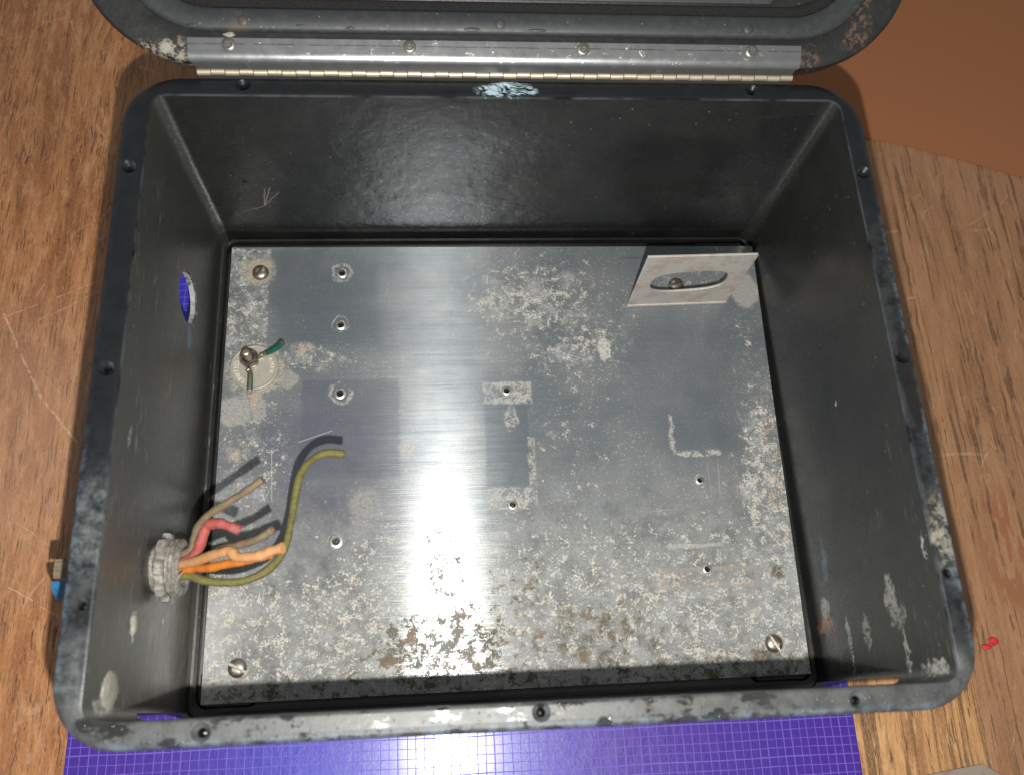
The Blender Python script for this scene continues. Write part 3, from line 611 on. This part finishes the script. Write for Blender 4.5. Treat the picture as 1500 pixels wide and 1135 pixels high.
rp = (23.873, -10.404, -13.200); o = lump((rp[0], rp[1], TZ + 0.10), (0.26, 0.14, 0.10), 8).build('plastic_scrap', M['red_scrap'], None, True)
tag(o, 'tiny flat red plastic scrap touching the right front corner of the box', 'scrap', 'red plastic scraps by the box')

# ================================================================ the enclosure
box = tag(empty('electrical_enclosure', (0.1, 0, TZ + 0.06)), 'open black plastic electrical enclosure with its hinged lid laid back', 'enclosure')
R3 = lambda hx, hy, r, z, cx=0.1, cy=0.0: [(x, y, z) for x, y in rrect(hx, hy, r, cx, cy)]
rings = [R3(14.42, 11.98, 0.62, -11.95), R3(14.47, 12.0, 0.60, -11.6), R3(14.55, 12.0, 0.5, -0.14), R3(14.59, 12.04, 0.62, -0.03), R3(14.66, 12.11, 0.66, 0.0),
         R3(15.2, 12.58, 2.0, 0.0, 0.0), R3(15.40, 12.78, 2.12, -0.04, 0.0), R3(15.48, 12.86, 2.18, -0.12, 0.0), R3(15.52, 12.9, 2.2, -0.3, 0.0), R3(15.5, 12.88, 2.2, -1.0, 0.0), R3(15.42, 12.8, 2.15, -1.06, 0.0),
         R3(14.86, 12.36, 1.2, -1.08), R3(14.76, 12.30, 1.2, -12.7), R3(14.7, 12.2, 1.1, -12.86), R3(13.0, 10.8, 1.0, -12.87)]
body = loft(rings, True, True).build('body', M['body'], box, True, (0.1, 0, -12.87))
RIM = [(-10.809, 12.503, 0.000), (0.017, 12.393, 0.000), (10.799, 12.486, 0.000), (-14.979, 8.528, 0.000), (-14.931, 0.015, 0.000), (-14.889, -8.346, 0.000), (15.022, 8.312, 0.000), (15.017, -0.039, 0.000), (15.089, -8.355, 0.000), (-10.722, -12.461, 0.000), (0.148, -12.358, 0.000), (10.901, -12.470, 0.000)]
cuts = []
hc = (-14.401, 6.239, -7.131)
cy = loft([[(x_, y_, z_) for y_, z_ in hole] for x_ in (-16.5, -13.5) for hole in [circ(hc[1], hc[2], 1.20, 36, 1.45, 0.015)]], True, True)
cuts.append(cy)
cuts.append(loft([[(x_, -6.25 + 0.95 * math.cos(2 * PI * i / 24), -6.0 + 0.95 * math.sin(2 * PI * i / 24)) for i in range(24)] for x_ in (-16.5, -13.5)], True, True))
cuts.append(boxm(-16, -13.6, -12.7, -11.70, -11.5, -5.0)); cuts.append(boxm(13.6, 16, -12.7, -11.70, -11.85, -4.0))
hm = MB()
for hx_, hy_, _ in RIM: hm.merge(lathe([(0.15, -0.95), (0.15, -0.20), (0.33, 0.02), (0.33, 0.3)], 18, (hx_, hy_, 0)))
cuts.append(hm)
# moulding pit in the back wall
pb = (-12.037, 12.000, -6.363); cuts.append(lathe([(0.10, -0.3), (0.12, 0.3)], 10).xf(TR(pb[0], 12.0, pb[2]) @ RX(PI / 2)))
cut(body, cuts)
body.data.materials.append(M['rim'])
for f in body.data.polygons:      # rim faces carry their own wear
    if f.center.z / S + ORG[body].z > -0.10 or f.center.z / S + ORG[body].z > -1.2 and (abs(f.center.x / S) > 15.1 or abs(f.center.y / S) > 12.45): f.material_index = 1
bush = lathe([(0.185, -0.42), (0.185, -0.19), (0.205, -0.155), (0.245, -0.145), (0.275, -0.10), (0.29, -0.06), (0.29, -0.42)], 20, (0, 0, 0), True)
b0 = bush.build('threaded_insert', M['dark_steel'], box, True, (0, 0, -0.42))
for i, (hx_, hy_, _) in enumerate(RIM):
    if i == 0: place(b0, box, (hx_, hy_, -0.42))
    else: dup(b0, box, (hx_, hy_, -0.42))
pin = lathe([(0.148, -0.9), (0.148, -0.45), (0.10, -0.36), (0.02, -0.33)], 14)
p0 = pin.build('screw_tip', M['dark_steel'], box, True, (0, 0, -0.9))
for i, (hx_, hy_, _) in enumerate(RIM):
    if i == 0: place(p0, box, (hx_, hy_, -0.9))
    else: dup(p0, box, (hx_, hy_, -0.9))
# raised rib and corner bosses on the floor
ro = rrect(14.17, 11.75, 0.6, 0.1, 0); ri = rrect(14.03, 11.61, 0.55, 0.1, 0)
rib = loft([[(x_, y_, -11.99) for x_, y_ in ro], [(x_, y_, -11.45) for x_, y_ in ro], [(x_, y_, -11.45) for x_, y_ in ri], [(x_, y_, -11.99) for x_, y_ in ri]], closed=True)
rib.build('floor_rib', M['floor'], box, True)
for sx, sy, wx, wy in ((-1, 1, 2.6, 1.8), (1, 1, 2.8, 1.8), (-1, -1, 2.4, 1.6), (1, -1, 2.6, 1.6)):
    cx_ = 0.1 + sx * (13.9 - wx / 2); cy_ = sy * (11.55 - wy / 2)
    loft([[(x_, y_, z_) for x_, y_ in rrect(wx / 2 - e, wy / 2 - e, 0.25, cx_, cy_, 4)] for z_, e in ((-12.0, 0), (-11.72, 0), (-11.66, 0.05))], True, True).build('mounting_boss', M['floor'], box, True)
# dried putty stuck to the left wall
def wall_lump(c, ry, rz, rx, seed):
    return lump(c, (rx, ry, rz), seed, 12, 8, 0.12)
c_ = (-14.435, -10.998, -2.215); wall_lump((c_[0] + 0.0, c_[1], c_[2]), 0.62, 0.78, 0.10, 4).build('putty_pad', M['putty'], box, True)
c_ = (-14.423, -8.642, -3.954); wall_lump((c_[0] + 0.02, c_[1], c_[2]), 0.42, 0.26, 0.12, 5).build('putty_pad', M['putty'], box, True)
c_ = (14.625, -8.732, -3.687); 

# hinge: knuckles, leaf and rivets
KX0, KX1 = -12.656, 12.60
nk = 44; kl = (KX1 - KX0) / nk
kn = tube([(0.018, 0, 0), (kl - 0.018, 0, 0)], 0.14, 12).build('knuckle', M['knuckle'], box, True, (0, 0, 0), bev=0.0)
for i in range(nk):
    org = (KX0 + i * kl, 13.0 + (0.012 if i % 2 else 0), 0.13 + (0.02 if i % 2 else 0))
    if i == 0: place(kn, box, org)
    else: dup(kn, box, org)
AL = math.radians(30); LY, LZ = 13.0, 0.634
def lp(u, v, off=0.0): return (u, LY + v * math.cos(AL) - off * math.sin(AL), LZ + v * math.sin(AL) + off * math.cos(AL))
prof = []                     # section of the leaf, (y, z), upper face
low = Vector((13.0, 0.30)); bend = Vector(lp(0, 0.28, 0.10)[1:]); top = Vector(lp(0, 1.0, 0.06)[1:])
bend = Vector((bend[0] - 0.10, bend[1] - 0.05))
d0 = (bend - low).normalized(); d1 = (top - bend).normalized(); r_ = 0.26
a = bend - d0 * r_; b = bend + d1 * r_
prof = [low] + [a.lerp(bend, t / 8).lerp(bend.lerp(b, t / 8), t / 8) for t in range(9)] + [top]
th = 0.07
nrm = []
for i, p in enumerate(prof):
    t_ = (prof[min(i + 1, len(prof) - 1)] - prof[max(i - 1, 0)]).normalized(); nrm.append(Vector((-t_[1], t_[0])))
def leaf_section(x_, k):      # the leaf is notched in at its hinge end
    rr = [(x_(i / (len(prof) - 1)), p[0], p[1]) for i, p in enumerate(prof)]
    bb = [(x_(i / (len(prof) - 1)), p[0] - n[0] * th, p[1] - n[1] * th) for i, (p, n) in enumerate(zip(prof, nrm))]
    return rr + bb[::-1]
secs = []
for t in [0, 0.004] + [i / 40 for i in range(1, 40)] + [0.996, 1]:
    xl = lambda s_: -12.86 + (0.22 * max(0, 1 - s_ * 3.0)); xr = lambda s_: 12.75 - (0.24 * max(0, 1 - s_ * 3.0))
    secs.append(leaf_section(lambda s_, t=t: xl(s_) * (1 - t) + xr(s_) * t, 0))
leaf = loft(secs, True, True).build('hinge_leaf', M['leaf'], box, True, ang=50)
rv = lathe([(0.27, 0.0), (0.27, 0.035), (0.24, 0.06), (0.17, 0.075), (0.15, 0.05), (0.10, 0.02), (0.085, -0.02), (0.03, -0.03)], 20)
for i, u in enumerate((-11.23, -3.93, 3.316, 10.566)):
    c_ = lp(u, 0.74, 0.062)
    if i == 0:
        r0 = rv.build('rivet', M['rivet'], leaf, True, (0, 0, 0)); place(r0, leaf, c_); o = r0
    else: o = dup(r0, leaf, c_)
    o.rotation_euler = (AL, 0, 0)
# lower leaf, screwed to the back of the body
boxm(KX0, KX1, 12.94, 13.02, -2.2, -0.06).build('rear_leaf', M['leaf'], box, False)

# the lid, laid back 30 degrees above flat
lidm = Matrix.Translation((0, LY, LZ)) @ RX(AL)
W2, D2, RL = 17.4, 14.0, 4.8; LC = (0.195, 14.0)
def lr(hx, hy, r, off, n=14, cy=14.0): return [(x_, y_, off) for x_, y_ in rrect(hx, hy, r, LC[0], cy, n)]
lid = MB()
lid = loft([lr(15.75, 12.72, 3.6, -0.12), lr(16.1, 13.0, 3.8, -0.02), lr(17.0, 13.72, 4.5, 0.0), lr(17.28, 13.9, 4.7, -0.05), lr(17.4, 14.0, 4.8, -0.22), lr(17.4, 14.0, 4.8, -1.2),
            lr(17.0, 13.6, 4.5, -1.3), lr(16.6, 13.3, 4.2, -4.0), lr(16.0, 12.8, 4.0, -4.4)], True, True).xf(lidm)
lido = lid.build('lid', M['lid'], box, True, (0.2, 13.0, 0.2))
led = loft([lr(15.80, 12.76, 3.6, -0.30), lr(15.82, 12.78, 3.6, 0.12), lr(15.76, 12.72, 3.56, 0.22), lr(15.60, 12.58, 3.45, 0.27), lr(15.0, 12.0, 3.0, 0.24), lr(14.9, 11.88, 2.9, 0.14), lr(14.88, 11.86, 2.9, -0.3)], closed=True).xf(lidm)
led.build('sealing_ledge', M['ledge'], lido, True)
random.seed(3)
fo = [[(p[0] + random.uniform(-0.03, 0.03), p[1] + random.uniform(-0.03, 0.03), p[2] + random.uniform(-0.02, 0.02)) for p in r] for r in
      (lr(14.86, 11.84, 2.9, -0.3, 40), lr(14.86, 11.84, 2.9, 0.08, 40), lr(14.70, 11.68, 2.8, 0.14, 40), lr(14.56, 11.54, 2.7, 0.12, 40), lr(14.46, 11.44, 2.6, 0.02, 40), lr(14.46, 11.44, 2.6, -0.3, 40))]
loft(fo, closed=True).xf(lidm).build('foam_seal', M['foam'], lido, True, ang=70)
pn = loft([lr(14.44, 11.42, 2.6, -0.25), lr(14.44, 11.42, 2.6, -0.06), lr(14.3, 11.3, 2.5, -0.04)], True, True).xf(lidm)
pn.build('inner_panel', M['floor'], lido, True)
loft([lr(11.2, 11.34, 0.2, -0.05, 4), lr(11.2, 11.34, 0.2, 0.06, 4), lr(11.12, 11.26, 0.2, 0.08, 4)], True, True).xf(lidm).build('raised_panel', M['ledge'], lido, True)
st = lathe([(0.21, 0.0), (0.21, 0.02), (0.17, 0.05), (0.05, 0.055)], 16)
for i, (u, v) in enumerate(((-0.19, 1.66), (10.35, 1.61), (-10.59, 1.62))):
    c_ = lp(u, v, 0.25)
    if i == 0: s0 = st.build('ledge_dimple', M['ledge'], lido, True, (0, 0, 0)); place(s0, lido, c_); o = s0
    else: o = dup(s0, lido, c_)
    o.rotation_euler = (AL, 0, 0)
for u, v, a_, b_ in ((-1.35, 1.42, 0.36, 0.08), (1.35, 1.42, 0.42, 0.07), (-6.3, 1.40, 0.18, 0.07), (-12.6, 1.42, 0.22, 0.07), (-8.3, 1.46, 0.2, 0.06)):
    lump((0, 0, 0), (a_, b_, 0.03), int(u * 10) + 90, 12, 6, 0.05).xf(Matrix.Translation(lp(u, v, 0.26)) @ RX(AL)).build('ledge_blister', M['ledge'], lido, True)
c_ = lp(-11.2, 1.12, 0.03); lump((0, 0, 0), (0.24, 0.10, 0.05), 12, 9, 6, 0.35).xf(Matrix.Translation(c_) @ RX(AL)).build('putty_crumb', M['putty'], lido, True)
rl = (-13.658, 13.342, 1.300)
lump((0, 0, 0), (0.24, 0.24, 0.07), 5, 14, 6, 0.06).xf(Matrix.Translation(lp(-13.75, 0.62, 0.0)) @ RX(AL)).build('caked_rivet', M['putty'], lido, True)

# ================================================================ mounting plate
pl = tag(empty('mounting_plate', (0.25, 0, PZ - 0.2)), 'weathered bare aluminium mounting plate screwed into the bottom of the enclosure', 'plate')
PO = [(-13.675, 11.258), (14.442, 11.175), (14.060, -11.306), (-13.676, -11.407)]
holes = [circ(h[0], h[1], 0.165, 18) for h in PLATE_HOLES]
BH = (9.834, 8.705)
plate = sheet(PO, holes, PZ - 0.2, PZ).build('plate', M['plate'], pl, False, (0, 0, PZ - 0.2))
M['lipm'] = metalm('bright_hole_lip', (0.66, 0.65, 0.62), 0.3, 0.9, (0.3, 0.26, 0.2), 0.4, 6)
lip = lathe([(0.165, -0.19), (0.165, 0.0), (0.19, 0.045), (0.235, 0.045), (0.30, 0.006), (0.30, -0.19)], 22, (0, 0, 0), True)
for i, h in enumerate(PLATE_HOLES):
    if i == 0: l0 = lip.build('threaded_hole', M['lipm'], pl, True, (0, 0, 0)); place(l0, pl, (h[0], h[1], PZ)); o = l0
    else: o = dup(l0, pl, (h[0], h[1], PZ))
    s_ = (1.0, 0.95, 1.0, 0.85, 0.85, 1.15, 0.75, 0.8)[i]; o.scale = (s_, s_, 1.0)
# slotted screws
def screw_mesh():
    return lathe([(0.43, 0.0), (0.43, 0.05), (0.40, 0.14), (0.32, 0.21), (0.20, 0.255), (0.08, 0.27)], 28)
sc0 = screw_mesh().build('screw', M['screw'], pl, True, (0, 0, 0))
cut(sc0, [boxm(-0.6, 0.6, -0.065, 0.065, 0.08, 0.5)])
for i, (p_, ang, z_) in enumerate((((-12.120, 9.738), 58, PZ), ((-12.164, -9.926), -28, PZ), ((12.473, -9.891), -62, PZ), (BH, 10, PZ + 0.16))):
    if i == 0: o = sc0; place(sc0, pl, (p_[0], p_[1], z_)); o.rotation_euler = (0, 0, math.radians(ang))
    else: o = dup(sc0, pl, (p_[0], p_[1], z_), math.radians(ang))
# L bracket at the right rear, with a slot in its upright
br = tag(empty('angle_bracket', (9.8, 7.7, PZ)), 'aluminium angle bracket with a long slot standing at the rear right of the plate', 'bracket')
fo_ = [(6.86, 7.66), (7.10, 7.60), (12.50, 7.78), (12.46, 10.55), (6.86, 10.4)]
sheet(fo_, [circ(BH[0], BH[1], 0.28, 16)], PZ + 0.004, PZ + 0.16).build('foot', M['plate'], br, False, bev=0.02)
ang = math.atan2(0.16, 5.43)
sl = []
x0, x1, zl, zr, hh = 0.55, 4.62, 2.05, 2.72, 0.92      # slot in flap coordinates (u along, w up)
for i in range(33):
    a_ = 2 * PI * i / 33; cx_ = (x0 + x1) / 2; cz_ = (zl + zr) / 2 + 0.28
    ex = 2.0 / 3.0; cu = math.copysign(abs(math.cos(a_)) ** ex, math.cos(a_)); su = math.copysign(abs(math.sin(a_)) ** ex, math.sin(a_))
    u_ = cu * 1.95; w_ = su * 1.06; th_ = 0.085
    sl.append((cx_ + u_ * math.cos(th_) - w_ * math.sin(th_) + 0.08, cz_ + u_ * math.sin(th_) + w_ * math.cos(th_)))
fl_o = [(0, 0), (5.42, 0), (5.45, 5.2), (5.40, 5.3), (-0.05, 5.38)]
fl_m = sheet(fl_o, [sl], 0.04, 0.16)                 # sheet is in (u, w, thickness)
fl_m.xf(TR(7.09, 7.66, PZ + 0.02) @ RZ(ang) @ RX(PI / 2) @ TR(0, 0, -0.1))
fl_b = fl_m.build('upright', M['bracket'], br, False, bev=0.025)
fil = tube([(7.10, 7.66, PZ + 0.06), (12.5, 7.82, PZ + 0.06)], 0.13, 10).build('bend', M['bracket'], br, True)

# grounding stud: disc, lugs, nut
DC = (-12.159, 4.418)
disc = tag(empty('grounding_disc', (DC[0], DC[1], PZ)), 'round nickel-coloured disc with raised letters under a hex nut on the plate', 'disc')
dm = lathe([(1.19, 0.004), (1.20, 0.05), (1.19, 0.15), (1.15, 0.18), (1.10, 0.18), (1.06, 0.15), (0.5, 0.145), (0.05, 0.145)], 64, (DC[0], DC[1], PZ)).build('disc_blank', M['disc'], disc, True, ang=30)
def letter(ch, ang_deg, rad, size, parent, z, ctr, ext=0.018):
    cu = bpy.data.curves.new('letter', 'FONT'); cu.body = ch; cu.size = size; cu.extrude = ext; cu.bevel_depth = 0.006; cu.bevel_resolution = 0; cu.align_x = 'CENTER'; cu.resolution_u = 3
    o = bpy.data.objects.new('letter', cu); C.objects.link(o); bpy.context.view_layer.update()
    me = bpy.data.meshes.new_from_object(o.evaluated_get(bpy.context.evaluated_depsgraph_get())); bpy.data.objects.remove(o); bpy.data.curves.remove(cu)
    a_ = math.radians(ang_deg)
    mt = TR(ctr[0] + rad * math.cos(a_), ctr[1] + rad * math.sin(a_), z) @ RZ(a_ - PI / 2)
    me.transform(Matrix.Scale(1, 4)); vs = [mt @ v.co for v in me.vertices]; fs = [tuple(p.vertices) for p in me.polygons]; bpy.data.meshes.remove(me)
    return MB().add(vs, fs).build('letter', M['disc_letter'], parent, False)
M['disc_letter'] = metalm('letter_relief', (0.66, 0.63, 0.55), 0.40, 0.3, (0.3, 0.26, 0.2), 0.4, 5)
for ch, a_ in zip('UNITED', (231, 215, 203, 192, 178, 164)): letter(ch, a_, 0.76, 0.34, disc, PZ + 0.15, DC)
for ch, a_ in zip('AMER', (28, 12, -2, -16)): letter(ch, a_, 0.80, 0.28, disc, PZ + 0.148, DC, 0.006)
NC = (-12.344, 4.735)
NZ = PZ + 0.36
hexp = lambda r, z: [(NC[0] + r * math.cos(math.radians(60 * i + 28)), NC[1] + r * math.sin(math.radians(60 * i + 28)), z) for i in range(6)]
def hexnut():
    n = 6; m = MB(); seg = 36
    def ring(rf, z): return [(NC[0] + rf(2 * PI * i / seg) * math.cos(2 * PI * i / seg), NC[1] + rf(2 * PI * i / seg) * math.sin(2 * PI * i / seg), z) for i in range(seg)]
    def hx(R_): return lambda a: R_ * math.cos(PI / 6) / math.cos(((a - math.radians(28)) % (PI / 3)) - PI / 6)
    return loft([ring(lambda a: 0.21, NZ), ring(hx(0.46), NZ), ring(hx(0.475), NZ + 0.04), ring(hx(0.475), NZ + 0.34), ring(lambda a: min(hx(0.475)(a), 0.425), NZ + 0.40), ring(lambda a: 0.30, NZ + 0.41), ring(lambda a: 0.21, NZ + 0.34)], closed=True)
hexnut().build('nut', M['nut'], disc, True, ang=30)
prof_ = [(0.20, PZ + 0.0)]
k = 0
while prof_[-1][1] < NZ + 0.92: prof_ += [(0.205, prof_[-1][1] + 0.035), (0.175, prof_[-1][1] + 0.07)]; k += 1
prof_ += [(0.17, NZ + 1.0), (0.10, NZ + 1.04)]
lathe(prof_, 20, (NC[0], NC[1], 0)).build('stud', M['stud'], disc, True, ang=30)

def lug(ang_deg, z0, ring_l, sleeve_pts, smat, label, r_in=0.215):
    root = tag(empty('ring_terminal', (NC[0], NC[1], z0)), label, 'terminal', 'crimped ring terminals under the nut')
    a_ = math.radians(ang_deg)
    rg = sheet(circ(0, 0, 0.42, 24), [circ(0, 0, r_in, 18)], 0, 0.09).xf(TR(NC[0], NC[1], z0)); rg.build('ring', M['lug'], root, False, bev=0.012)
    d = Vector((math.cos(a_), math.sin(a_), 0)); s_ = Vector((NC[0], NC[1], z0 + 0.05))
    nk_ = MB(); q = Vector((-d.y, d.x, 0))
    pts = [s_ + d * 0.36, s_ + d * 0.62]
    nk_.merge(loft([[p + q * w_ + Vector((0, 0, h_)) for w_, h_ in ((-0.14, -0.05), (0.14, -0.05), (0.15, 0.06), (-0.15, 0.06))] for p in pts], True, True))
    nk_.build('neck', M['lug'], root, False, bev=0.01)
    b0_ = s_ + d * 0.58 + Vector((0, 0, 0.12)); b1_ = Vector(sleeve_pts[0])
    tube([b0_.lerp(b1_, t / 8) for t in range(9)], 0.125, 14, lambda t: 0.92 + 0.22 * (abs(t - 0.45) > 0.18)).build('barrel', M['lug'], root, True)
    sp_ = catmull(sleeve_pts, 6)
    tube(sp_, 0.135, 14, lambda t: 1.0 + 0.12 * t, jit=0.03).build('sleeve', smat, root, True)
    tube([sp_[-1] - (sp_[-1] - sp_[-2]).normalized() * 0.1, sp_[-1] + (sp_[-1] - sp_[-2]).normalized() * 0.02], 0.12, 10).build('conductor', M['lug'], root, True)
lug(24, PZ + 0.155, 0, [(-11.494, 5.039, -10.950), (-11.225, 5.062, -10.750), (-10.854, 5.173, -10.500), (-10.659, 5.305, -10.300)], M['sleeve'], 'ring terminal with a bright green sleeve pointing away from the nut to the rear right')
lug(-92, PZ + 0.255, 0, [(-12.255, 3.957, -10.950), (-12.244, 3.643, -10.980), (-12.257, 3.310, -11.050), (-12.258, 3.149, -11.100)], M['sleeve_dark'], 'ring terminal with a dark olive green sleeve pointing to the front across the disc')

# ================================================================ cable gland in the left wall
gl = tag(empty('cable_gland', (-14.2, -6.25, -6.0)), 'corroded whitish metal cable gland with a toothed locknut in the left wall', 'cable gland')
GX = TR(-14.2, -6.25, -6.0) @ RY(PI / 2)         # lathe z becomes +x
rnd = random.Random(2)
def lob(i, j, n=64, k=8):
    a_ = (i / n * k) % 1.0
    return (0.09 if a_ < 0.45 else -0.03) + rnd.uniform(-0.035, 0.03)
lathe([(0.96, 0.03), (1.20, 0.03), (1.25, 0.08), (1.25, 0.34), (1.18, 0.40), (0.96, 0.40)], 64, (0, 0, 0), True, lob).xf(GX).build('locknut', M['zinc'], gl, True, ang=50)
pf = [(0.80, -0.6), (0.94, -0.6), (0.94, 0.32), (1.04, 0.38)]
zz = 0.40
for k in range(3): pf += [(1.12, zz + 0.03), (1.13, zz + 0.09), (1.04, zz + 0.13)]; zz += 0.15
pf += [(1.08, zz), (1.0, zz + 0.06), (0.80, zz + 0.05), (0.72, zz - 0.1)]
lathe(pf, 48, (0, 0, 0), True, lambda i, j: rnd.uniform(-0.03, 0.03)).xf(GX).build('bushing', M['zinc'], gl, True, ang=50)
lathe([(0.05, zz - 0.40), (0.78, zz - 0.40), (0.78, zz - 0.36), (0.05, zz - 0.34)], 24).xf(GX).build('bore_seal', M['dark_steel'], gl, True)
tube(catmull([(-13.85, -7.55, -6.6), (-13.6, -7.2, -5.8), (-13.3, -6.8, -5.2), (-13.1, -6.6, -5.0)], 5), 0.035, 6).build('fibre', M['putty'], gl, True)
# outside the wall
lathe([(0.95, -0.62), (1.15, -0.62), (1.15, -1.3), (1.02, -1.4), (1.02, -3.1), (0.9, -3.2), (0.1, -3.2)], 40, (0, 0, 0), False, lambda i, j: 0.03 * ((i // 2) % 2) + rnd.uniform(-0.02, 0.02)).xf(GX).build('outer_body', M['dark_gland'], gl, True, ang=50)
def cap_band(a0, a1, r0, x0, x1, name, mat_):
    rr = []; n = 12
    for i in range(n + 1):
        a_ = math.radians(a0 + (a1 - a0) * i / n); rr.append((a_, r0 * (1 + rnd.uniform(-0.02, 0.02))))
    secs = [[(x_, -6.25 + r_ * math.cos(a_), -6.0 + r_ * math.sin(a_)) for a_, r_ in rr] + [(x_, -6.25 + (r_ - 0.12) * math.cos(a_), -6.0 + (r_ - 0.12) * math.sin(a_)) for a_, r_ in rr[::-1]] for x_ in x0]
    return loft(secs, True, True).build(name, mat_, gl, True, ang=50)
cap_band(118, 215, 1.16, (-18.0, -17.6, -17.2, -16.8, -16.2), 0, 'tape_wrap', M['tape'])
cap_band(75, 112, 1.14, (-17.9, -17.4, -17.0, -16.4), 0, 'tan_liner', M['greybrown'])

# ================================================================ the cut cable's wires
cab = tag(empty('cut_cable', (-13.2, -6.25, -6.0)), 'bundle of cut coloured wires fanning out of the gland over the plate', 'cable')
def wire(label, pts, r, m, cop=True, k=10, jit=0.035):
    path = catmull(pts, k); n = len(path)
    o = tube(path, r, 16, lambda t: 1.0 + 0.06 * math.sin(t * 23 + len(label)) + 0.04 * math.sin(t * 51 + 1), jit=jit).build('wire', M[m], cab, True, ang=60)
    o['label'] = label
    e = path[-1]; d = (path[-1] - path[-2]).normalized()
    if cop: tube([e - d * 0.1, e + d * 0.015], r * 0.45, 10).build('conductor', M['copper'], o, True)
    return o
G0 = lambda dy, dz: (-13.75, -6.25 + dy, -6.0 + dz)
wire('long olive green wire curling back over the plate', [G0(-0.35, -0.25), (-13.179, -6.569, -6.200), (-12.521, -6.783, -6.200), (-11.708, -6.895, -6.200), (-10.851, -6.817, -6.200), (-9.977, -6.383, -6.200), (-9.496, -5.645, -6.400), (-9.314, -4.734, -6.600), (-9.193, -3.532, -6.800), (-8.998, -2.546, -6.600), (-8.668, -2.122, -6.200), (-8.194, -1.856, -5.800), (-7.634, -1.748, -5.600), (-7.012, -1.852, -5.500)], 0.165, 'olive')
wire('grey-brown wire, the farthest of the bundle', [G0(0.35, 0.35), (-12.928, -5.733, -5.200), (-12.724, -5.307, -4.900), (-12.447, -4.853, -4.500), (-11.931, -4.493, -4.100), (-11.186, -4.173, -3.700), (-10.496, -3.832, -3.400), (-9.831, -3.442, -3.200)], 0.15, 'greybrown', False)
wire('faded red wire with a pink end', [G0(0.1, 0.2), (-13.109, -6.124, -5.400), (-12.607, -5.832, -5.000), (-12.356, -5.356, -4.700), (-12.129, -4.917, -4.500), (-11.668, -4.864, -4.300), (-11.166, -5.034, -4.200), (-10.820, -5.180, -4.200)], 0.20, 'red')
wire('short grey-brown wire behind the pale orange one', [G0(0.25, 0.0), (-12.223, -6.118, -4.800), (-11.524, -5.925, -4.200), (-10.729, -5.874, -3.600), (-9.970, -5.764, -3.200), (-9.299, -5.455, -2.900)], 0.15, 'greybrown', True)
wire('bright orange wire', [G0(-0.15, 0.05), (-12.772, -6.405, -5.400), (-12.092, -6.478, -4.900), (-11.330, -6.450, -4.400), (-10.605, -6.408, -4.000), (-9.961, -6.349, -3.700), (-9.477, -6.287, -3.400)], 0.175, 'orange', False)
wire('pale orange wire with a kink', [G0(0.0, 0.25), (-12.657, -6.220, -4.900), (-11.969, -6.156, -4.300), (-11.344, -6.104, -3.800), (-10.995, -6.098, -3.600), (-10.659, -6.348, -3.400), (-10.093, -6.417, -3.100), (-9.631, -6.390, -2.900), (-9.277, -6.284, -2.700), (-8.848, -6.232, -2.500)], 0.195, 'pale_orange', False)
